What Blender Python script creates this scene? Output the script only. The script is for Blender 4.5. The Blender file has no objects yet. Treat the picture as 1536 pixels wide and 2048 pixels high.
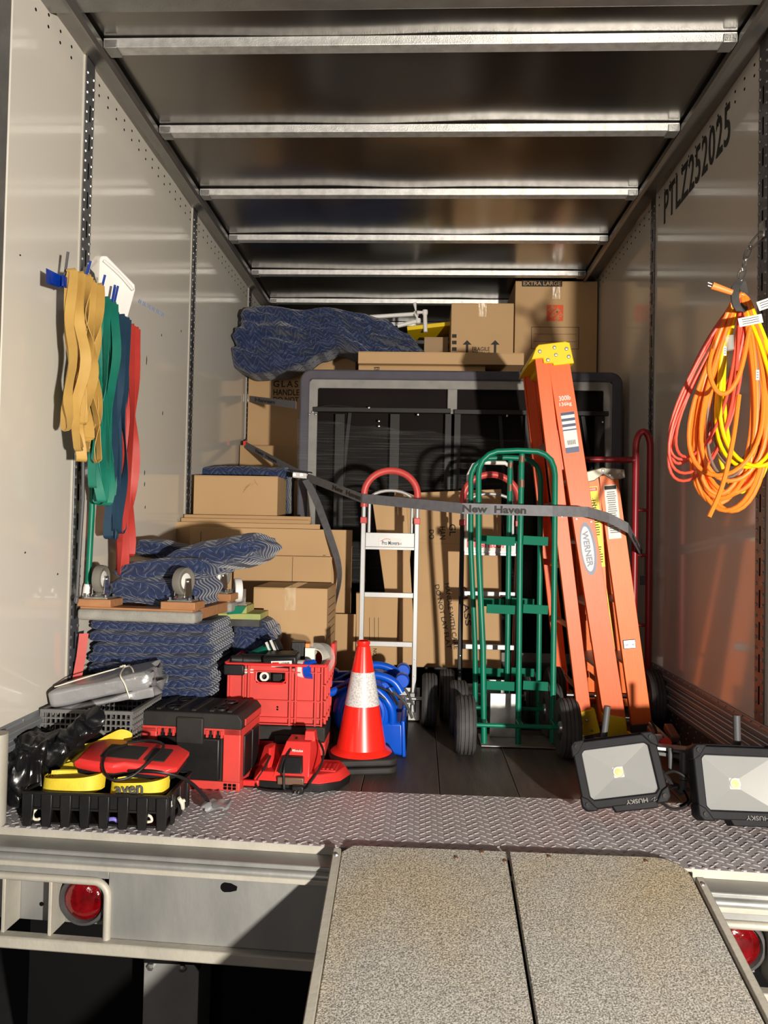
import bpy, bmesh, math, random
from mathutils import Vector, Matrix, noise
random.seed(11)
PI = math.pi
SC = bpy.context.scene
COL = SC.collection
# ---------------------------------------------------------------- camera
FPX = 1538.0
CAM = Vector((0, 0, 0.9))
_y = Vector((71, -40, -FPX)).normalized()
_t = math.radians(1.15)
_x = Vector((math.cos(_t), -math.sin(_t), 0)); _x = (_x - _x.dot(_y)*_y).normalized()
_z = _x.cross(_y)
RWC = Matrix((_x, _y, _z)).transposed()      # world -> camera
RCW = RWC.transposed()
cam = bpy.data.cameras.new('camera'); camo = bpy.data.objects.new('camera', cam); COL.objects.link(camo)
cam.sensor_fit = 'HORIZONTAL'; cam.sensor_width = 36; cam.lens = 36*FPX/1536
cam.clip_start = .02; cam.clip_end = 100
camo.matrix_world = Matrix.Translation(CAM) @ RCW.to_4x4()
SC.camera = camo
# ---------------------------------------------------------------- light
w = bpy.data.worlds.new('night'); SC.world = w; w.use_nodes = True
w.node_tree.nodes['Background'].inputs[0].default_value = (.9, .95, 1.15, 1)
w.node_tree.nodes['Background'].inputs[1].default_value = .03
def lamp(name, loc, power, radius, col):
    l = bpy.data.lights.new(name, 'POINT'); l.energy = power; l.shadow_soft_size = radius; l.color = col
    o = bpy.data.objects.new(name, l); COL.objects.link(o); o.location = loc
    return o
lamp('flood_lamp', (1.42, -1.5, .66), 1330, .06, (1, .93, .82))
lamp('fill_lamp', (-1.6, -3.2, 1.3), 130, .5, (1, .86, .78))  # added soft fill that brightens the right wall, no real lamp there
SC.view_settings.view_transform = 'Standard'; SC.view_settings.look = 'None'
SC.view_settings.exposure = 0.0; SC.view_settings.gamma = 1
SC.view_settings.use_curve_mapping = False

def ray(px, py): return RCW @ Vector((px-768, -(py-1024), -FPX))
def at(px, py, Y):
    d = ray(px, py); return CAM + d*(Y/d.y)
def atx(px, py, X):
    d = ray(px, py); return CAM + d*(X/d.x)
def atz(px, py, z=0):
    d = ray(px, py); return CAM + d*((z-.9)/d.z)

# ---------------------------------------------------------------- materials
MATS = {}
def mat(name, col, rough=.5, metal=0, col2=None, ns=6, mix=.5, bump=0, bs=60, spec=.5, stretch=None, coat=0, detail=5):
    m = bpy.data.materials.new(name); m.use_nodes = True
    nt = m.node_tree; N = nt.nodes; L = nt.links; b = N['Principled BSDF']
    b.inputs['Base Color'].default_value = (*col, 1); b.inputs['Roughness'].default_value = rough
    b.inputs['Metallic'].default_value = metal; b.inputs['Specular IOR Level'].default_value = spec
    b.inputs['Coat Weight'].default_value = coat
    tc = N.new('ShaderNodeTexCoord'); mp = N.new('ShaderNodeMapping'); L.new(tc.outputs['Object'], mp.inputs[0])
    if stretch: mp.inputs['Scale'].default_value = stretch
    if col2:
        n = N.new('ShaderNodeTexNoise'); n.inputs['Scale'].default_value = ns; n.inputs['Detail'].default_value = detail
        L.new(mp.outputs[0], n.inputs['Vector'])
        r = N.new('ShaderNodeValToRGB'); r.color_ramp.elements[0].position = .5-mix/2; r.color_ramp.elements[1].position = .5+mix/2
        r.color_ramp.elements[0].color = (*col, 1); r.color_ramp.elements[1].color = (*col2, 1)
        L.new(n.outputs[0], r.inputs[0]); L.new(r.outputs[0], b.inputs['Base Color'])
    if bump:
        n = N.new('ShaderNodeTexNoise'); n.inputs['Scale'].default_value = bs; n.inputs['Detail'].default_value = 3
        L.new(mp.outputs[0], n.inputs['Vector'])
        q = N.new('ShaderNodeBump'); q.inputs['Strength'].default_value = bump; q.inputs['Distance'].default_value = .004
        L.new(n.outputs[0], q.inputs['Height']); L.new(q.outputs[0], b.inputs['Normal'])
    MATS[name] = m
    return m
def M_(n): return MATS[n]
mat('panel_white', (.70, .66, .585), .10, 0, (.66, .62, .55), 1.3, .6, .08, 2.0)
mat('caulk', (.5, .47, .41), .6)
mat('galv', (.42, .42, .40), .42, .85, (.25, .25, .25), 9, .6, .25, 120)
mat('galv_bright', (.78, .78, .76), .42, .75, (.5, .5, .49), 30, .5, .25, 200)
mat('post_steel', (.24, .24, .25), .4, .7, (.13, .13, .14), 25, .6, .2, 100)
mat('rail_alu', (.30, .29, .27), .35, .8, (.2, .19, .18), 5, .6, .1, 60)
mat('roof_alu', (.36, .34, .32), .22, 1, (.28, .265, .25), 2, .8, .12, 2.5, stretch=(.5, 1.2, 1))
mat('kick_alu', (.27, .29, .31), .45, .45, (.17, .18, .19), 8, .6, .1, 60, stretch=(1, .1, 1))
mat('kick_dark', (.10, .095, .095), .5, .3, (.06, .055, .055), 12, .6)
mat('plate', (.56, .53, .545), .55, .15, (.44, .415, .425), 7, .7, .15, 90)
mat('wood_floor', (.10, .08, .068), .55, 0, (.035, .03, .028), 5, .7, .3, 30, stretch=(6, .8, 1))
mat('wood_floor_b', (.14, .11, .09), .6, 0, (.05, .04, .036), 5, .7, .3, 30, stretch=(6, .8, 1))
mat('black', (.003, .003, .003), .8, spec=.15)
mat('hole', (.003, .003, .003), .95, spec=.1)
mat('black_plastic', (.007, .007, .008), .42, 0, (.014, .013, .013), 14, .5, .1, 80, spec=.35)
mat('black_dusty', (.012, .011, .011), .6, 0, (.036, .032, .029), 9, .6, .1, 60, spec=.3)
mat('rubber', (.035, .035, .037), .75, 0, (.07, .067, .065), 20, .5, .2, 120)
mat('rubber_grey', (.19, .175, .15), .7, 0, (.15, .14, .12), 20, .5)
mat('sheet_metal', (.42, .42, .40), .5, .5, (.2, .2, .2), 5, .6, .3, 30, stretch=(1, 1, .5), detail=9)
mat('sheet_pale', (.52, .49, .42), .6, .2, (.35, .33, .28), 8, .7, .25, 60)
mat('ground', (.012, .012, .012), .9, 0, (.02, .02, .02), 30, .5)
mat('cardboard', (.53, .335, .165), .75, 0, (.46, .285, .135), 3, .9, .08, 30)
mat('cardboard_b', (.50, .31, .15), .75, 0, (.42, .26, .12), 2.5, .9, .08, 30)
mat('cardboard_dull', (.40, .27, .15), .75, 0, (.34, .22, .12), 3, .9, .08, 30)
mat('ink', (.02, .016, .014), .7)
mat('tape', (.52, .36, .2), .12, 0, (.66, .5, .33), 40, .3, .5, 40, stretch=(1, 1, .3))
mat('green_paint', (.0, .19, .105), .38, 0, (.0, .13, .08), 9, .5, .05, 60, spec=.35)
mat('worn_steel', (.22, .13, .09), .5, .6)
mat('green_bar', (.0, .15, .085), .65, 0, (.0, .12, .07), 9, .5, spec=.15)
mat('alu', (.50, .50, .50), .45, .4, (.42, .42, .42), 8, .6, .05, 50)
mat('red_grip', (.62, .07, .06), .42, 0, (.5, .05, .045), 8, .5)
mat('dark_red', (.33, .012, .02), .35, 0, (.24, .01, .016), 8, .5)
mat('orange', (.86, .125, .014), .45, 0, (.76, .10, .012), 14, .6, .12, 60, stretch=(8, 8, .4))
mat('orange_b', (.86, .18, .02), .45, 0, (.78, .14, .015), 14, .6, .12, 60, stretch=(8, 8, .4))
mat('yellow', (.86, .60, .0), .42, 0, (.75, .5, .0), 9, .6)
mat('cap_alu', (.42, .40, .33), .5, .5, (.3, .28, .22), 20, .6)
mat('navy_cloth', (.01, .022, .09), .9)
mat('white_plastic', (.80, .78, .74), .35)
mat('paper', (.75, .74, .70), .6)
mat('label_navy', (.01, .03, .11), .4)
mat('label_yellow', (.85, .72, .03), .5)
mat('label_red', (.70, .03, .03), .5)
mat('logo_orange', (.72, .09, .02), .6)
mat('red_plastic', (.74, .035, .03), .38, 0, (.62, .03, .028), 7, .5, .05, 60)
mat('red_dusty', (.70, .05, .04), .55, 0, (.52, .05, .04), 10, .5)
mat('cone_red', (.95, .022, .012), .32, 0, coat=.3)
mat('blue_plastic', (.0, .085, .62), .32, 0, (.0, .07, .5), 6, .5)
mat('blue_steel', (.0, .03, .28), .35)
mat('band_yellow', (.56, .345, .09), .6, 0, (.46, .27, .06), 12, .5)
mat('band_green', (.01, .21, .14), .55, 0, (.006, .14, .10), 12, .5)
mat('band_navy', (.02, .06, .11), .6, 0, (.014, .042, .08), 12, .5)
mat('band_red', (.55, .05, .04), .55, 0, (.42, .04, .03), 12, .5)
mat('cord_orange', (.95, .22, .02), .4); mat('cord_red', (.8, .09, .05), .4); mat('cord_yellow', (.86, .62, .0), .4); mat('cord_grey', (.2, .14, .11), .45)
mat('tarp', (.36, .36, .37), .33, .3, (.27, .27, .28), 8, .6, .5, 30)
mat('webbing_grey', (.165, .165, .18), .6, 0, (.12, .12, .13), 40, .5, .2, 300)
mat('webbing_yellow', (.80, .62, .04), .6, 0, (.68, .5, .03), 40, .5, .3, 300)
mat('string', (.7, .66, .55), .8)
mat('bag_black', (.006, .006, .007), .24, 0, (.01, .01, .011), 10, .5, .6, 14, spec=.4)
mat('rim_charcoal', (.085, .08, .10), .8, 0, (.065, .06, .078), 12, .6)
mat('fabric_grey', (.30, .29, .27), .85, 0, (.2, .195, .18), 14, .7, .3, 30)
mat('underside', (.007, .005, .005), .85, 0, (.012, .009, .008), 4, .6, spec=.15)
mat('steel_black', (.014, .013, .013), .5, 0, spec=.3)
mat('chrome', (.75, .75, .75), .22, 1)
mat('zinc', (.62, .62, .60), .35, .9, (.4, .4, .38), 20, .6)
mat('wood_pale', (.50, .33, .17), .6, 0, (.34, .19, .08), 10, .7, .1, 40, stretch=(1, 5, 5))
mat('wood_red', (.44, .21, .09), .6, 0, (.3, .13, .05), 10, .7, .1, 40, stretch=(1, 5, 5))
mat('carpet_grey', (.36, .35, .32), .95, 0, (.2, .19, .17), 18, .7, .5, 200)
mat('board_yellow', (.60, .45, .14), .65, 0, (.25, .35, .12), 5, .5)
mat('light_shell', (.006, .006, .008), .6, 0, (.012, .012, .015), 20, .5, spec=.25)
mat('reflector', (.27, .265, .25), .3, .6, (.19, .185, .175), 5, .7)
mat('grey_pole', (.075, .075, .08), .5)
mat('tool_green', (.0, .12, .08), .4)
mat('tool_orange', (.85, .25, .05), .5)
mat('lime', (.62, .68, .08), .6)
def grit():
    m = mat('ramp_grit', (.60, .55, .45), .85, 0); nt = m.node_tree; N = nt.nodes; L = nt.links; b = N['Principled BSDF']
    tc = N.new('ShaderNodeTexCoord')
    a = N.new('ShaderNodeTexNoise'); a.inputs['Scale'].default_value = 260; a.inputs['Detail'].default_value = 2; L.new(tc.outputs['Object'], a.inputs[0])
    r = N.new('ShaderNodeValToRGB'); e = r.color_ramp.elements; e[0].position = .36; e[0].color = (.15, .14, .12, 1); e[1].position = .66; e[1].color = (.56, .53, .46, 1)
    L.new(a.outputs[0], r.inputs[0])
    c = N.new('ShaderNodeTexNoise'); c.inputs['Scale'].default_value = 2.2; c.inputs['Detail'].default_value = 4; L.new(tc.outputs['Object'], c.inputs[0])
    r2 = N.new('ShaderNodeValToRGB'); e = r2.color_ramp.elements; e[0].position = .42; e[0].color = (.95, .96, 1, 1); e[1].position = .75; e[1].color = (1.0, .86, .64, 1)
    L.new(c.outputs[0], r2.inputs[0])
    mx = N.new('ShaderNodeMix'); mx.data_type = 'RGBA'; mx.blend_type = 'MULTIPLY'; mx.inputs[0].default_value = 1
    L.new(r.outputs[0], mx.inputs[6]); L.new(r2.outputs[0], mx.inputs[7]); L.new(mx.outputs[2], b.inputs['Base Color'])
    q = N.new('ShaderNodeBump'); q.inputs['Strength'].default_value = .5; q.inputs['Distance'].default_value = .003
    L.new(a.outputs[0], q.inputs['Height']); L.new(q.outputs[0], b.inputs['Normal'])
grit()
def quilt():
    m = bpy.data.materials.new('quilt'); m.use_nodes = True; MATS['quilt'] = m
    nt = m.node_tree; N = nt.nodes; L = nt.links; b = N['Principled BSDF']; b.inputs['Roughness'].default_value = .62
    b.inputs['Sheen Weight'].default_value = .3
    tc = N.new('ShaderNodeTexCoord'); s = N.new('ShaderNodeSeparateXYZ'); L.new(tc.outputs['UV'], s.inputs[0])
    def math_(op, a, bb=None, c=None):
        n = N.new('ShaderNodeMath'); n.operation = op
        for i, v in enumerate((a, bb, c)):
            if v is None: continue
            if isinstance(v, (int, float)): n.inputs[i].default_value = v
            else: L.new(v, n.inputs[i])
        return n.outputs[0]
    nz = N.new('ShaderNodeTexNoise'); nz.inputs['Scale'].default_value = 9; L.new(tc.outputs['UV'], nz.inputs[0])
    z = math_('PINGPONG', s.outputs[0], .05)
    v = math_('MULTIPLY_ADD', z, 1.05, s.outputs[1])
    v = math_('MULTIPLY_ADD', nz.outputs[0], .012, v)
    p = math_('PINGPONG', v, .0165)
    line = math_('LESS_THAN', p, .0009)
    n2 = N.new('ShaderNodeTexNoise'); n2.inputs['Scale'].default_value = 60; L.new(tc.outputs['UV'], n2.inputs[0])
    brk = math_('GREATER_THAN', n2.outputs[0], .43)
    line2 = math_('MULTIPLY', line, brk)
    mx = N.new('ShaderNodeMix'); mx.data_type = 'RGBA'; L.new(line2, mx.inputs[0])
    mx.inputs[6].default_value = (.006, .018, .072, 1); mx.inputs[7].default_value = (.14, .19, .33, 1)
    L.new(mx.outputs[2], b.inputs['Base Color'])
    h = math_('POWER', math_('MULTIPLY', p, 60), .5)
    q = N.new('ShaderNodeBump'); q.inputs['Strength'].default_value = .75; q.inputs['Distance'].default_value = .006
    L.new(h, q.inputs['Height']); L.new(q.outputs[0], b.inputs['Normal'])
quilt()
def film():
    m = bpy.data.materials.new('film'); m.use_nodes = True; MATS['film'] = m
    nt = m.node_tree; N = nt.nodes; L = nt.links; out = N['Material Output']; b = N['Principled BSDF']
    b.inputs['Base Color'].default_value = (.55, .6, .6, 1); b.inputs['Roughness'].default_value = .15
    tr = N.new('ShaderNodeBsdfTransparent'); mx = N.new('ShaderNodeMixShader')
    tc = N.new('ShaderNodeTexCoord'); mp = N.new('ShaderNodeMapping'); mp.inputs['Scale'].default_value = (1.2, 1, 60); mp.inputs['Rotation'].default_value = (0, math.radians(-4), 0)
    n = N.new('ShaderNodeTexNoise'); n.inputs['Scale'].default_value = 2.2; n.inputs['Detail'].default_value = 6
    L.new(tc.outputs['Object'], mp.inputs[0]); L.new(mp.outputs[0], n.inputs[0])
    r = N.new('ShaderNodeValToRGB'); e = r.color_ramp.elements; e[0].position = .5; e[0].color = (.012, .012, .012, 1); e[1].position = .8; e[1].color = (.10, .10, .10, 1)
    L.new(n.outputs[0], r.inputs[0]); L.new(r.outputs[0], mx.inputs[0]); L.new(tr.outputs[0], mx.inputs[1]); L.new(b.outputs[0], mx.inputs[2])
    L.new(mx.outputs[0], out.inputs[0])
    q = N.new('ShaderNodeBump'); q.inputs['Strength'].default_value = .6; q.inputs['Distance'].default_value = .01; L.new(n.outputs[0], q.inputs['Height']); L.new(q.outputs[0], b.inputs['Normal'])
film()
def glass(name, tint, f=.12):
    m = bpy.data.materials.new(name); m.use_nodes = True; MATS[name] = m
    nt = m.node_tree; N = nt.nodes; L = nt.links
    b = N['Principled BSDF']; b.inputs['Base Color'].default_value = (*tint, 1); b.inputs['Roughness'].default_value = .1
    tr = N.new('ShaderNodeBsdfTransparent'); mx = N.new('ShaderNodeMixShader'); mx.inputs[0].default_value = f
    L.new(tr.outputs[0], mx.inputs[1]); L.new(b.outputs[0], mx.inputs[2]); L.new(mx.outputs[0], N['Material Output'].inputs[0])
glass('clear_glass', (.75, .77, .77), .16)
glass('clear_plastic', (.7, .7, .66), .3)
def emit(name, col, s):
    m = mat(name, col, .4); b = m.node_tree.nodes['Principled BSDF']; b.inputs['Emission Color'].default_value = (*col, 1); b.inputs['Emission Strength'].default_value = s
mat('led', (1, .62, .05), .3)
mat('lamp_red', (.20, .002, .004), .12, 0, (.05, .0, .001), 30, .5, .8, 40, coat=1)
def reflective():
    m = mat('cone_white', (.78, .76, .74), .3); nt = m.node_tree; N = nt.nodes; L = nt.links; b = N['Principled BSDF']
    tc = N.new('ShaderNodeTexCoord'); v = N.new('ShaderNodeTexVoronoi'); v.inputs['Scale'].default_value = 170; L.new(tc.outputs['Object'], v.inputs[0])
    r = N.new('ShaderNodeValToRGB'); e = r.color_ramp.elements; e[0].position = .2; e[0].color = (.80, .78, .76, 1); e[1].position = .75; e[1].color = (.5, .48, .48, 1)
    L.new(v.outputs[0], r.inputs[0]); L.new(r.outputs[0], b.inputs['Base Color'])
reflective()

# ---------------------------------------------------------------- mesh builder
WM = {}
def frame_of(d, up=Vector((0, 0, 1))):
    d = Vector(d).normalized()
    if abs(d.dot(up)) > .98: up = Vector((0, 1, 0))
    x = up.cross(d).normalized(); y = d.cross(x)
    return x, y, d
class MB:
    def __init__(s): s.v = []; s.f = []; s.uv = {}
    def add(s, vs, fs, M=None):
        o = len(s.v)
        for p in vs:
            p = Vector(p); s.v.append(M @ p if M else p)
        for f in fs: s.f.append([i+o for i in f])
        return o
    def box(s, x0, x1, y0, y1, z0, z1, M=None):
        vs = [(x, y, z) for x in (x0, x1) for y in (y0, y1) for z in (z0, z1)]
        s.add(vs, [(0, 1, 3, 2), (4, 6, 7, 5), (0, 4, 5, 1), (2, 3, 7, 6), (0, 2, 6, 4), (1, 5, 7, 3)], M); return s
    def cb(s, c, sx, sy, sz, M=None):
        return s.box(c[0]-sx/2, c[0]+sx/2, c[1]-sy/2, c[1]+sy/2, c[2]-sz/2, c[2]+sz/2, M)
    def hexa(s, pts, M=None):    # 4 bottom + 4 top
        s.add(pts, [(3, 2, 1, 0), (4, 5, 6, 7), (0, 1, 5, 4), (1, 2, 6, 5), (2, 3, 7, 6), (3, 0, 4, 7)], M); return s
    def bar(s, p0, p1, w, t, up=Vector((0, 0, 1))):   # rectangular bar between points: w across, t along 'up'
        p0 = Vector(p0); p1 = Vector(p1); x, y, d = frame_of(p1-p0, up)
        a = x*w/2; b = y*t/2
        return s.hexa([p0-a-b, p0+a-b, p0+a+b, p0-a+b, p1-a-b, p1+a-b, p1+a+b, p1-a+b])
    def tube(s, path, r, n=10, closed=False, caps=True):
        P = [Vector(p) for p in path]; k = len(P); rr = r if isinstance(r, (list, tuple)) else [r]*k
        T = []
        for i in range(k):
            a = P[(i-1) % k] if (closed or i > 0) else P[0]; b = P[(i+1) % k] if (closed or i < k-1) else P[-1]
            T.append((b-a).normalized())
        x, y, _ = frame_of(T[0]); o = len(s.v); nx = x
        for i in range(k):
            nx = (nx - nx.dot(T[i])*T[i])
            nx = nx.normalized() if nx.length > 1e-6 else frame_of(T[i])[0]
            ny = T[i].cross(nx)
            for j in range(n):
                a = 2*PI*j/n; s.v.append(P[i] + (nx*math.cos(a)+ny*math.sin(a))*rr[i])
        for i in range(k if closed else k-1):
            for j in range(n):
                a = o+i*n; b = o+((i+1) % k)*n
                s.f.append([a+j, a+(j+1) % n, b+(j+1) % n, b+j])
        if not closed and caps:
            s.f.append([o+j for j in reversed(range(n))]); s.f.append([o+(k-1)*n+j for j in range(n)])
        return s
    def cyl(s, p0, p1, r0, r1=None, n=20): return s.tube([p0, p1], [r0, r0 if r1 is None else r1], n)
    def lathe(s, prof, n=28, M=None, closed=False):
        o = len(s.v); k = len(prof)
        for (r, z) in prof:
            for j in range(n):
                a = 2*PI*j/n; p = Vector((r*math.cos(a), r*math.sin(a), z)); s.v.append(M @ p if M else p)
        for i in range(k if closed else k-1):
            for j in range(n):
                a = o+i*n; b = o+((i+1) % k)*n
                s.f.append([a+j, a+(j+1) % n, b+(j+1) % n, b+j])
        if not closed:
            if prof[0][0] > 1e-6: s.f.append([o+j for j in reversed(range(n))])
            if prof[-1][0] > 1e-6: s.f.append([o+(k-1)*n+j for j in range(n)])
        return s
    def prism(s, poly, d0, d1, M=None):   # poly in local xz, extruded along y from d0 to d1
        n = len(poly); o = len(s.v)
        vs = [(a, d0, b) for a, b in poly]+[(a, d1, b) for a, b in poly]
        fs = [list(range(n)), [2*n-1-i for i in range(n)]]+[(i, i+n, (i+1) % n+n, (i+1) % n) for i in range(n)]
        s.add(vs, fs, M); return s
    def ribbon(s, path, wd, t=.002, closed=False):   # flat strap: centre path, per-point width vectors
        P = [Vector(p) for p in path]; k = len(P); o = len(s.v)
        for i in range(k):
            a = P[(i-1) % k] if (closed or i > 0) else P[0]; b = P[(i+1) % k] if (closed or i < k-1) else P[-1]
            T = (b-a).normalized(); w_ = Vector(wd[i]) if isinstance(wd, list) else Vector(wd)
            nn = T.cross(w_).normalized()*t/2
            s.v += [P[i]-w_/2-nn, P[i]+w_/2-nn, P[i]+w_/2+nn, P[i]-w_/2+nn]
        for i in range(k if closed else k-1):
            a = o+i*4; b = o+((i+1) % k)*4
            for j in range(4): s.f.append([a+j, a+(j+1) % 4, b+(j+1) % 4, b+j])
        if not closed: s.f.append([o+3, o+2, o+1, o]); e = o+(k-1)*4; s.f.append([e, e+1, e+2, e+3])
        return s
    def dome(s, c, nrm, r, h, n=6):
        x, y, d = frame_of(nrm); o = len(s.v); c = Vector(c)
        for rr, hh in ((r, 0), (r*.7, h*.8)):
            for j in range(n):
                a = 2*PI*j/n; s.v.append(c+x*rr*math.cos(a)+y*rr*math.sin(a)+d*hh)
        s.v.append(c+d*h)
        for j in range(n):
            s.f.append([o+j, o+(j+1) % n, o+n+(j+1) % n, o+n+j]); s.f.append([o+n+j, o+n+(j+1) % n, o+2*n])
        return s
    def build(s, name, m, parent=None, bevel=0, smooth=False, world=False, kind=None, seg=2, fix=True, uvf=None):
        me = bpy.data.meshes.new(name); me.from_pydata([tuple(p) for p in s.v], [], s.f)
        if isinstance(m, str): m = MATS[m]
        me.materials.append(m)
        if fix:
            bm = bmesh.new(); bm.from_mesh(me); bmesh.ops.recalc_face_normals(bm, faces=bm.faces); bm.to_mesh(me); bm.free()
        if uvf:
            ul = me.uv_layers.new(name='UVMap')
            for pl in me.polygons:
                for li in pl.loop_indices:
                    ul.data[li].uv = uvf[me.loops[li].vertex_index] if isinstance(uvf, list) else uvf(me.vertices[me.loops[li].vertex_index].co, pl.normal)
        if parent is not None and world: me.transform(WM[parent].inverted())
        if smooth:
            for pl in me.polygons: pl.use_smooth = True
            me.set_sharp_from_angle(angle=math.radians(38))
        o = bpy.data.objects.new(name, me); COL.objects.link(o)
        if parent is not None: o.parent = parent; WM[o] = WM[parent]
        else: WM[o] = Matrix.Identity(4)
        if bevel:
            b = o.modifiers.new('bevel', 'BEVEL'); b.width = bevel; b.segments = seg; b.limit_method = 'ANGLE'; b.angle_limit = math.radians(40)
            b.harden_normals = False
            for pl in me.polygons: pl.use_smooth = True
            me.set_sharp_from_angle(angle=math.radians(50))
        if kind: o['kind'] = kind
        return o
def tag(o, label=None, cat=None, group=None, kind=None):
    if label: o['label'] = label
    if cat: o['category'] = cat
    if group: o['group'] = group
    if kind: o['kind'] = kind
    return o
def thing(name, label, cat, loc=(0, 0, 0), rot=(0, 0, 0), group=None, kind=None):
    o = bpy.data.objects.new(name, None); COL.objects.link(o); o.empty_display_size = .05
    o.location = loc; o.rotation_euler = rot
    from mathutils import Euler
    WM[o] = Matrix.Translation(Vector(loc)) @ Euler(rot).to_matrix().to_4x4()
    return tag(o, label, cat, group, kind)
def struct(name, loc=(0, 0, 0)):
    o = bpy.data.objects.new(name, None); COL.objects.link(o); o.location = loc; o['kind'] = 'structure'; WM[o] = Matrix.Translation(Vector(loc)); o.empty_display_size = .05
    return o
def dup(root, dloc, label=None, group=None):
    r = root.copy(); COL.objects.link(r); r.location = Vector(root.location)+Vector(dloc); WM[r] = Matrix.Translation(Vector(dloc)) @ WM[root]
    if label: r['label'] = label
    if group: r['group'] = group
    for ch in [c for c in bpy.data.objects if c.parent == root]:
        c = ch.copy(); COL.objects.link(c); c.parent = r
        for g in [q for q in bpy.data.objects if q.parent == ch]:
            d = g.copy(); COL.objects.link(d); d.parent = c
    return r
def arc(c, r, a0, a1, n, ax, ay):
    c = Vector(c); ax = Vector(ax); ay = Vector(ay)
    return [c+ax*r*math.cos(a0+(a1-a0)*i/n)+ay*r*math.sin(a0+(a1-a0)*i/n) for i in range(n+1)]
def smoothpath(P, n=6):
    P = [Vector(p) for p in P]; out = []
    for i in range(len(P)-1):
        p0 = P[max(i-1, 0)]; p1 = P[i]; p2 = P[i+1]; p3 = P[min(i+2, len(P)-1)]
        for j in range(n):
            t = j/n
            out.append(.5*((2*p1)+(p2-p0)*t+(2*p0-5*p1+4*p2-p3)*t*t+(3*p1-p0-3*p2+p3)*t**3))
    out.append(P[-1]); return out
def fbm(p, s=1, o=0): return noise.noise(Vector(p)*s+Vector((o, o*1.7, -o)))
def soft_box(mb, w, d, h, r, n, disp=None, M=None):
    # rounded soft block centred on the origin, returns uv list
    nx, ny, nz = n; uv = []; idx = {}
    def pt(i, j, k):
        key = (i, j, k)
        if key in idx: return idx[key]
        p = Vector(((i/nx-.5)*w, (j/ny-.5)*d, (k/nz-.5)*h))
        q = Vector((max(-w/2+r[0], min(w/2-r[0], p.x)), max(-d/2+r[1], min(d/2-r[1], p.y)), max(-h/2+r[2], min(h/2-r[2], p.z))))
        e = Vector(((p.x-q.x)/r[0], (p.y-q.y)/r[1], (p.z-q.z)/r[2])); mxx = max(abs(e.x), abs(e.y), abs(e.z))
        if e.length > 1e-9: e = e.normalized()*mxx
        p2 = Vector((q.x+e.x*r[0], q.y+e.y*r[1], q.z+e.z*r[2]))
        u = (p.x+.3*p.z, p.y+p.z+.0) if True else None
        if disp: p2 = disp(p2, p)
        idx[key] = len(mb.v); mb.v.append(M @ p2 if M else p2); uv.append(u)
        return idx[key]
    def quad(a, b, c, dd): mb.f.append([pt(*a), pt(*b), pt(*c), pt(*dd)])
    for i in range(nx):
        for j in range(ny):
            quad((i, j, 0), (i, j+1, 0), (i+1, j+1, 0), (i+1, j, 0)); quad((i, j, nz), (i+1, j, nz), (i+1, j+1, nz), (i, j+1, nz))
    for i in range(nx):
        for k in range(nz):
            quad((i, 0, k), (i+1, 0, k), (i+1, 0, k+1), (i, 0, k+1)); quad((i, ny, k), (i, ny, k+1), (i+1, ny, k+1), (i+1, ny, k))
    for j in range(ny):
        for k in range(nz):
            quad((0, j, k), (0, j, k+1), (0, j+1, k+1), (0, j+1, k)); quad((nx, j, k), (nx, j+1, k), (nx, j+1, k+1), (nx, j, k+1))
    return uv
TEXTS = []
def text(s, width, height, M, parent, m, name='lettering', world=True, bold=.012, label=None, depth=.0006, spacing=1):
    TEXTS.append((s, width, height, M, parent, m, name, world, bold, label, depth, spacing))
def basis(o, x, y):     # matrix with x axis, y axis (text plane), z normal
    x = Vector(x).normalized(); z = x.cross(Vector(y)).normalized(); y = z.cross(x)
    return Matrix.Translation(Vector(o)) @ Matrix((x, y, z)).transposed().to_4x4()
def flush_texts():
    tmp = []
    for t in TEXTS:
        c = bpy.data.curves.new('t', 'FONT'); c.body = t[0]; c.size = 1; c.offset = t[8]; c.resolution_u = 3; c.align_x = 'CENTER'; c.extrude = .01; c.space_character = t[11]
        c.space_line = .9
        o = bpy.data.objects.new('t', c); COL.objects.link(o); tmp.append(o)
    bpy.context.view_layer.update(); dg = bpy.context.evaluated_depsgraph_get()
    for o, t in zip(tmp, TEXTS):
        s, W_, H_, M, parent, m, name, world, bold, label, depth, spacing = t
        me = bpy.data.meshes.new_from_object(o.evaluated_get(dg)); me.name = name
        xs = [v.co.x for v in me.vertices]; ys = [v.co.y for v in me.vertices]
        sx = W_/(max(xs)-min(xs)); sy = H_/(max(ys)-min(ys)); cx = (max(xs)+min(xs))/2; cy = (max(ys)+min(ys))/2
        for v in me.vertices: v.co = Vector(((v.co.x-cx)*sx, (v.co.y-cy)*sy, v.co.z/.01*depth))
        mm = M if M else Matrix.Identity(4)
        if world and parent is not None: mm = WM[parent].inverted() @ mm
        me.transform(mm); me.materials.clear(); me.materials.append(MATS[m])
        ob = bpy.data.objects.new(name, me); COL.objects.link(ob)
        if parent is not None: ob.parent = parent
        if label: ob['label'] = label
    for o in tmp:
        c = o.data; bpy.data.objects.remove(o); bpy.data.curves.remove(c)
def align(p, d):   # matrix putting local z on direction d at p
    x, y, z = frame_of(d); return Matrix.Translation(Vector(p)) @ Matrix((x, y, z)).transposed().to_4x4()
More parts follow.
